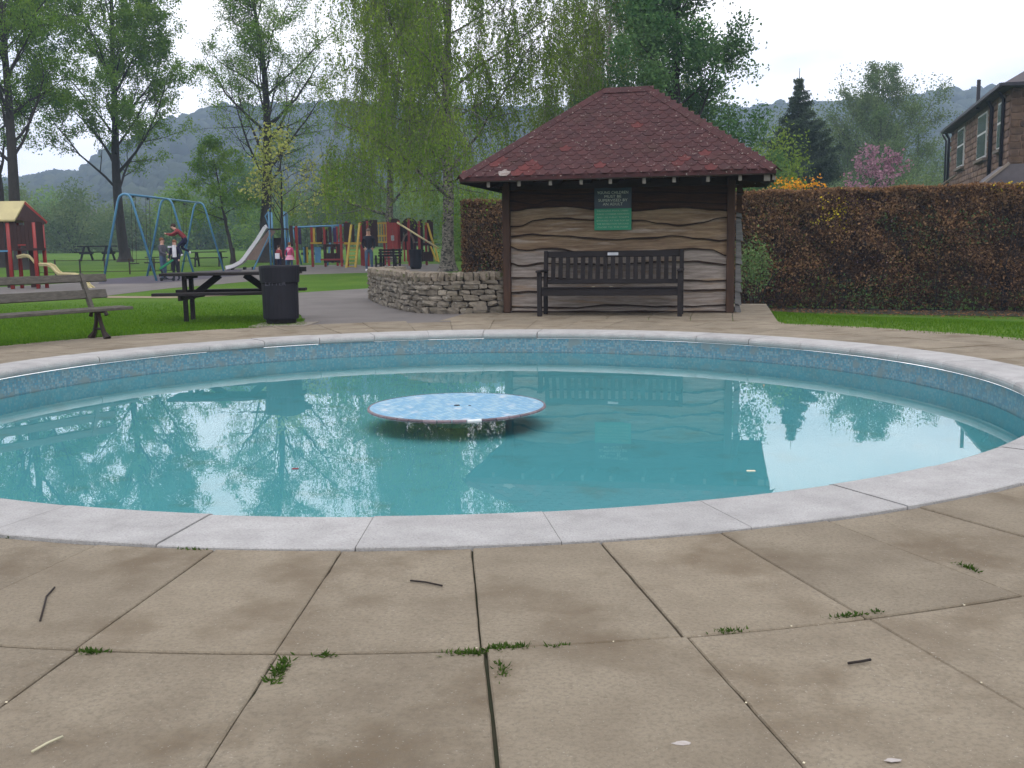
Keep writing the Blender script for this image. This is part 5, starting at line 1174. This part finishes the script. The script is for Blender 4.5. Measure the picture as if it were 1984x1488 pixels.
for q_ in P[::90]: T.add(np.array([[0, .1, 0], q_ * .6, q_]), .01, .004, 3)
link('stems', T.mesh('stems', 'twig'), e)

# ---------------------------------------------------------------- stone house on the right
hA, hB = Vector((25.9, 50.6, 0)), Vector((20.95, 33.6, 0))      # far and near corner of the side wall
hd = (hA - hB).normalized(); hL = (hA - hB).length; hn = Vector((-hd.y, hd.x, 0)); EH = 7.3
house = empty('stone_house', hB, math.atan2(hd.y, hd.x), 'brown stone house with black drainpipes and white sash windows behind the hedge on the right', 'house')
# local x along the side wall away from us, local -y into the house, +y towards the park
MB().box(hL / 2, -5.0, EH / 2 - .7, hL, 10.0, EH + 1.4).build('wall_core', 'render', house)
# coursed blocks on the side wall
bl = [rock(.42, .05, .15, 'brick', 'stone_block', .05) for _ in range(4)]; cnt = 0
zb = 3.3; r_ = 0
while zb < EH - .05 and cnt < 300:
    x = .05 + (.2 if r_ % 2 else 0)
    while x < hL - .1:
        wl = random.choice((.6, .8, 1.0, 1.2)); 
        if cnt < 300:
            o = link('stone_block', random.choice(bl), house); o.location = (x + wl / 2, .012, zb + .115); o.scale = (wl / .44, 1.3, 1.75); cnt += 1
        x += wl + .02
    zb += .285; r_ += 1
fb = [rock(.5, .06, .27, 'block', 'front_block', .05) for _ in range(4)]
zb = 3.0; r_ = 0
while zb < EH - .05:
    y = -.02 - (.0 if r_ % 2 else -.0)
    yy = 0.0; k = 0
    while yy < 2.6:
        wl = (.52, .34, .45, .4)[(k + r_) % 4]; o = link('front_block', random.choice(fb), house); o.location = (-.012, -yy - wl / 2, zb + .14); o.rotation_euler.z = R(90); o.scale = (wl / .52, 1, 1.0); yy += wl + .02; k += 1
    zb += .29; r_ += 1
def hwin(x, w, z0, z1):
    f = MB(); f.box(x, .06, (z0 + z1) / 2, w, .08, z1 - z0); fo = f.build('window', 'white', house)
    mid = z0 + (z1 - z0) * .56
    for (a, b_) in ((z0 + .09, mid - .05), (mid + .05, z1 - .08)): g_ = MB(); g_.box(x, .103, (a + b_) / 2, w - .2, .012, b_ - a); g_.build('pane', 'glass', fo)
    MB().box(x, .10, z0 - .08, w + .25, .26, .12).build('sill', 'sill', fo); MB().box(x, .03, z1 + .12, w + .3, .07, .22).build('lintel', 'sill', fo)
def hx(px):   # distance along the side wall seen at this column
    d = ray(px, 300); t = (hB - CAM).cross(hd).z / Vector((d.x, d.y, 0)).cross(hd).z; p = CAM + d * t; return (Vector((p.x, p.y, 0)) - hB).dot(hd), t
def hz(px, py): 
    s_, t = hx(px); p = CAM + ray(px, py) * t; return p.z
for (pa, pb, yt, yb) in ((1857.5, 1870, 250, 324), (1896, 1913, 222, 308), (1934, 1943.5, 200, 290)):
    xa, _ = hx(pa); xb, _ = hx(pb); pm = (pa + pb) / 2; hwin((xa + xb) / 2, abs(xa - xb), hz(pm, yb), hz(pm, yt))
def dpipe(px, yt, yb, r_=.07, off=.12):
    x, _ = hx(px); b = MB(); zt_ = EH - .15; b.tube([(x, off + .22, zt_ + .1), (x, off + .16, zt_), (x, off, zt_ - .28), (x, off, -1.1)], r_, 8); b.build('drainpipe', 'pipe', house, smooth=True)
dpipe(1836.5, 0, 0, .06); dpipe(1842, 0, 0, .08); dpipe(1923, 0, 0, .085); dpipe(1945, 0, 0, .07)
# roof with gutter, rising over the house
rf = MB(); rf.v += [Vector(p) for p in ((-.45, .45, EH), (hL + .45, .45, EH), (hL + .45, -10.4, EH), (-.45, -10.4, EH), (5, -5, EH + 3.4), (hL - 5, -5, EH + 3.4))]; rf.v += [p - Vector((0, 0, .12)) for p in rf.v[:6]]
rf.add([(0, 1, 5, 4), (1, 2, 5), (2, 3, 4, 5), (3, 0, 4), (6, 7, 8, 9), (0, 6, 7, 1), (3, 9, 6, 0), (1, 7, 8, 2), (2, 8, 9, 3)], 0); hr = rf.build('roof', 'slate', house)
b = MB(); b.bar((-.5, .5, EH - .03), (hL + .55, .5, EH - .03), .14, .13); b.build('gutter', 'pipe', hr); b = MB(); b.bar((-.5, .52, EH - .03), (-.5, -10.4, EH - .03), .14, .13); b.build('gutter', 'pipe', hr)
xp, tp = hx(1907); MB().box(xp, .38, EH + .45, .15, .15, 1.35).build('vent_pipe', 'pipe', hr)
# lean-to roofs that show above the hedge
x0h, _ = hx(1862); x1h, _ = hx(1893)
b = MB(); b.bar((x0h, .9, hz(1855, 360)), (x1h, .9, hz(1893, 337)), .10, .06); b.build('porch_roof_edge', 'sill', house)
lt = empty('lean_to_roof', Vector((16.4, 24.9, -.3)), R(-12), 'grey pitched outbuilding roof just above the hedge at the right edge', 'outbuilding')
b = MB(); z0 = 3.2; b.v += [Vector(p) for p in ((-.55, 0, z0 - .1), (.35, .1, z0 + .62), (3.5, .1, z0 + .62), (3.5, 0, z0 - .1), (-.55, 1.5, z0 - .1), (.35, 1.4, z0 + .62), (3.5, 1.4, z0 + .62), (3.5, 1.5, z0 - .1))]
b.add([(0, 3, 2, 1), (4, 5, 6, 7), (0, 1, 5, 4), (1, 2, 6, 5), (2, 3, 7, 6), (3, 0, 4, 7)], 0); b.build('roof_slope', 'slate', lt)
b = MB(); b.bar((-.58, -.02, z0 - .1), (.34, .08, z0 + .65), .06, .08); b.build('verge', 'sill', lt); MB().box(1.6, .75, (z0 - .1) / 2, 3.8, 1.3, z0 - .12).build('wall', 'render', lt)

# ---------------------------------------------------------------- far house, parked cars as they show across the field
fh = empty('far_house', onground(150, 210), R(10), 'tiny grey house half hidden in the trees across the field', 'house')
MB().box(0, 0, 2.6, 9, 6, 5.2).build('wall', 'white', fh); b = MB(); b.poly([(-4.8, -3.3, 5.2), (-4.8, 3.3, 5.2), (-4.8, 0, 7.6)], (9.6, 0, 0)); b.build('roof', 'slate', fh)
def far_car(px, D, label, mt):
    e = empty('parked_car', onground(px, D), R(5), label, 'car', 'cars parked across the field')
    b = MB(); b.poly([(-2, -.8, .25), (2, -.8, .25), (2, -.8, .75), (1.2, -.8, .9), (.7, -.8, 1.4), (-1.0, -.8, 1.4), (-1.7, -.8, .9), (-2, -.8, .8)], (0, 1.6, 0)); b.build('body', mt, e)
    b = MB(); b.poly([(1.05, -.82, .92), (.65, -.82, 1.32), (-.95, -.82, 1.32), (-1.45, -.82, .92)], (0, 1.64, 0)); b.build('window', 'glass', e)
    for x in (-1.25, 1.25): b = MB(); b.tube([(x, -.84, .32), (x, -.6, .32)], .32, 12); b.build('wheel', 'black', e)
far_car(283, 165, 'small white car parked across the field behind the swing legs', 'white')
far_car(441, 165, 'small pale car parked across the field beside the young tree', 'metal')

# ---------------------------------------------------------------- grass, litter and small marks
def grass_area(name, outline_fn, n, x0, x1, y0, y1, h=.035, seed=1):
    rg = np.random.default_rng(seed); x = rg.uniform(x0, x1, n); y = rg.uniform(y0, y1, n); ok = outline_fn(x, y); x, y = x[ok], y[ok]; n = len(x)
    a = rg.uniform(0, 6.28, n); hh = h * rg.uniform(.5, 1.3, n); w = .006; lean = rg.normal(size=(n, 2)) * .012
    g = np.array([gz(a_, b_) for a_, b_ in zip(x, y)]) - .014 if y1 > 15 else np.full(n, -.012)
    p0 = np.stack([x - w * np.cos(a), y - w * np.sin(a), g], 1); p1 = np.stack([x + w * np.cos(a), y + w * np.sin(a), g], 1); p2 = np.stack([x + lean[:, 0], y + lean[:, 1], g + hh], 1)
    V = np.stack([p0, p1, p2], 1).reshape(-1, 3); return npmesh(name, V, np.arange(3 * n).reshape(n, 3), 'lgrass', tone=np.repeat(rg.random(n), 3))
def left_lawn(x, y):
    r = np.hypot(x, y); ed = SL2 - .06 + .05 * np.sin(np.arctan2(y, x) * 22)
    pathx = np.interp(y, [4, 6.2, 7.2, 8.4, 10, 11.6, 13.4, 15.2], [-2.4, -2.55, -2.78, -3.1, -3.55, -4.05, -4.65, -5.25]); return (r > ed) & (x < pathx + .05 * np.sin(y * 7)) & (np.random.default_rng(2).uniform(size=len(x)) < np.clip(1.75 - y / 8, .0, 1))
tag(link('lawn_grass', grass_area('lawn_grass', left_lawn, 230000, -11.5, -2.4, 2.2, 14, .032, 5)), 'short green grass of the lawn left of the path', 'grass', kind='stuff')
def hedge_y(x): return 28.8 + (x + 1.25) * (20.6 - 28.8) / 21.75
def right_lawn(x, y):
    r = np.hypot(x, y); s_ = (x - SO.x) * SU.x + (y - SO.y) * SU.y
    return (r > SL2 - .22 + .05 * np.sin(np.arctan2(y, x) * 30)) & (y < hedge_y(x) - .8 - .12 * np.maximum(x - 6, 0)) & ((s_ > 4.28) | (y < 4.6)) & (rg_keep(x, y))
def rg_keep(x, y): return np.random.default_rng(4).uniform(size=len(x)) < np.clip(1.5 - np.hypot(x, y) / 22, .3, 1)
tag(link('lawn_grass', grass_area('lawn_grass', right_lawn, 170000, 3.2, 16, 1.0, 24, .036, 6)), 'strip of short grass between the paving and the beech hedge', 'grass', kind='stuff')
# dark bed and fallen beech leaves along the hedge foot
V = []; F = []; n = 30; rg = np.random.default_rng(8)
for i in range(n + 1):
    x = -1 + 21.5 * i / n; y1 = hedge_y(x) + 1.0; y0 = hedge_y(x) - .7 - .12 * max(x - 6, 0) - rg.uniform(0, .25)
    for k in range(5): y = y0 + (y1 - y0) * k / 4; V.append((x, y, gz(x, y) + .004))
for i in range(n):
    for k in range(4): q = i * 5 + k; F.append((q, q + 5, q + 6, q + 1))
tag(link('hedge_bed', npmesh('hedge_bed', np.array(V), np.array(F), 'bed')), kind='structure')
n = 5200; x = rg.uniform(-1, 20, n); y = hedge_y(x) + .3 - np.abs(rg.normal(size=n)) * (1.1 + .13 * np.maximum(x - 6, 0)); z = np.array([gz(a, b_) for a, b_ in zip(x, y)])
V, F, t = leaves(np.stack([x, y, z * 0], 1), .075, flat=.85); V[:, 2] = np.clip(V[:, 2], .0, .03) + np.repeat(z, 4) + .008
tag(link('fallen_leaves', npmesh('fallen_leaves', V, F, 'lbeech', tone=t)), 'brown fallen beech leaves scattered along the hedge foot', 'leaves', kind='stuff')
def gp0(px, py): d = ray(px, py); t = -CAM.z / d.z; return CAM + d * t
def tuft(px, py, lx, ly, n, lab, h=.022):
    c_ = gp0(px, py); rg = np.random.default_rng(int(px * 3 + py)); a = rg.normal(size=(n, 2)) * np.array([lx, ly]) ; P = np.stack([a[:, 0], a[:, 1], np.full(n, -.012)], 1)
    V, F, t = leaves(P, h, aspect=.25); z = np.abs(V[:, 2] + .012) * .9 - .008; V[:, 2] = z
    e = link('grass_tuft', npmesh('grass_tuft', V, F, 'lweed', tone=t)); e.location = (c_.x, c_.y, 0); e.rotation_euler.z = math.atan2(c_.y, c_.x) + math.pi / 2 if lx > ly else math.atan2(c_.y, c_.x) + math.pi / 2
    return tag(e, lab, 'plant', 'weeds in the paving joints')
for (px, py, lx, ly, n, lab) in (
        (985, 1254, .030, .010, 320, 'largest green weed tuft at the paving joint crossing below the island'),
        (905, 1263, .030, .005, 110, 'thin line of weeds just left of the largest tuft'),
        (972, 1298, .007, .030, 130, 'weeds in the radial joint just below the largest tuft'),
        (1080, 1252, .018, .005, 80, 'small weeds in the curved joint right of the largest tuft'),
        (1412, 1222, .024, .005, 110, 'weeds in the curved joint below the right coping'),
        (1640, 1194, .028, .006, 170, 'bright weed patch in the curved joint towards the right'),
        (1700, 1186, .010, .005, 50, 'tiny weed at the right joint crossing'),
        (545, 1293, .007, .040, 200, 'green weeds filling the radial joint left of centre'),
        (175, 1262, .020, .006, 90, 'weed tuft at the joint crossing on the left'),
        (630, 1267, .012, .004, 40, 'tiny weeds in the curved joint left of centre'),
        (20, 1038, .030, .008, 110, 'weeds between coping and slab at the left edge'),
        (1880, 1100, .005, .030, 80, 'weeds in the radial joint near the right edge'),
        (372, 1064, .030, .005, 60, 'faint weeds under the coping edge on the left')):
    tuft(px, py, lx, ly, n, lab)
def stick(pts, r_, mt, label, cat='twig'):
    P = [gp0(*p) for p in pts]; o_ = P[0]; b = MB(); b.tube([(p - o_) + Vector((0, 0, r_ + .001)) for p in P], r_, 6); o = b.build('fallen_twig', mt, smooth=True); o.location = o_; return tag(o, label, cat)
stick([(795, 1127), (825, 1130), (857, 1137)], .003, 'twig', 'thin dark twig on the slab above the centre of the paving')
stick([(78, 1205), (86, 1175), (90, 1158), (106, 1140)], .003, 'twig', 'curved brown twig on the paving at the left')
stick([(1643, 1288), (1665, 1285), (1687, 1281)], .0035, 'twig', 'short dark twig on the paving at the right')
stick([(62, 1460), (92, 1443), (122, 1430)], .003, 'straw', 'pale straw lying on the bottom left slab', 'straw')
def mark(px, py, rx, ry, label):
    c_ = gp0(px, py); rg = random.Random(px); b = MB(); b.poly([(rx * math.cos(a) * rg.uniform(.7, 1.15), ry * math.sin(a) * rg.uniform(.7, 1.15), .0) for a in [i * math.pi / 8 for i in range(16)]], (0, 0, .0012)); o = b.build('bird_dropping', 'dropping'); o.location = (c_.x, c_.y, .0008); return tag(o, label, 'mark')
mark(1322, 1441, .022, .010, 'pale chalky mark on the slab at the bottom right of centre'); mark(1730, 1474, .02, .008, 'faint pale mark at the bottom edge right of the other mark')
rg = random.Random(3); b = MB()
for i in range(30):
    k = rg.randrange(-4, 9); a = R(-97.35 + 5.625 * k) ; r_ = rg.uniform(5, 6.6) if rg.random() < .5 else SL1
    if r_ == SL1: a += R(rg.uniform(0, 5.6))
    b.box(r_ * math.cos(a) + rg.uniform(-.012, .012), r_ * math.sin(a) + rg.uniform(-.008, .008), -.001, .005, .004, .002, Matrix.Rotation(rg.uniform(0, 3), 3, 'Z'))
tag(b.build('fallen_petals', 'petal'), 'tiny pale petals caught along the paving joints', 'petals', kind='stuff')
b = MB(); b.box(0, 0, 0, .05, .03, .002); o = b.build('floating_leaf', 'petal'); p = gp0(1455, 912); d = ray(1455, 912); t = (ZW + .002 - CAM.z) / d.z; o.location = CAM + d * t; tag(o, 'tiny pale leaf floating on the water right of centre', 'leaf')
b = MB(); b.box(0, 0, 0, .04, .03, .002); o = b.build('floating_leaf', 'redcloth'); d = ray(572, 908); t = (ZW + .002 - CAM.z) / d.z; o.location = CAM + d * t; tag(o, 'tiny reddish leaf floating on the water left of centre', 'leaf')

# ---------------------------------------------------------------- haze
hm_, t_, o_ = base_mat('haze'); pv = t_.nodes.new('ShaderNodeVolumePrincipled'); pv.inputs['Color'].default_value = (.56, .74, 1, 1); pv.inputs['Density'].default_value = .00090; pv.inputs['Anisotropy'].default_value = 0
t_.links.new(pv.outputs[0], o_.inputs['Volume'])
b = MB(); b.box(0, 0, 60, 2400, 2400, 124); hz_ = b.build('haze', hm_); tag(hz_, kind='stuff')
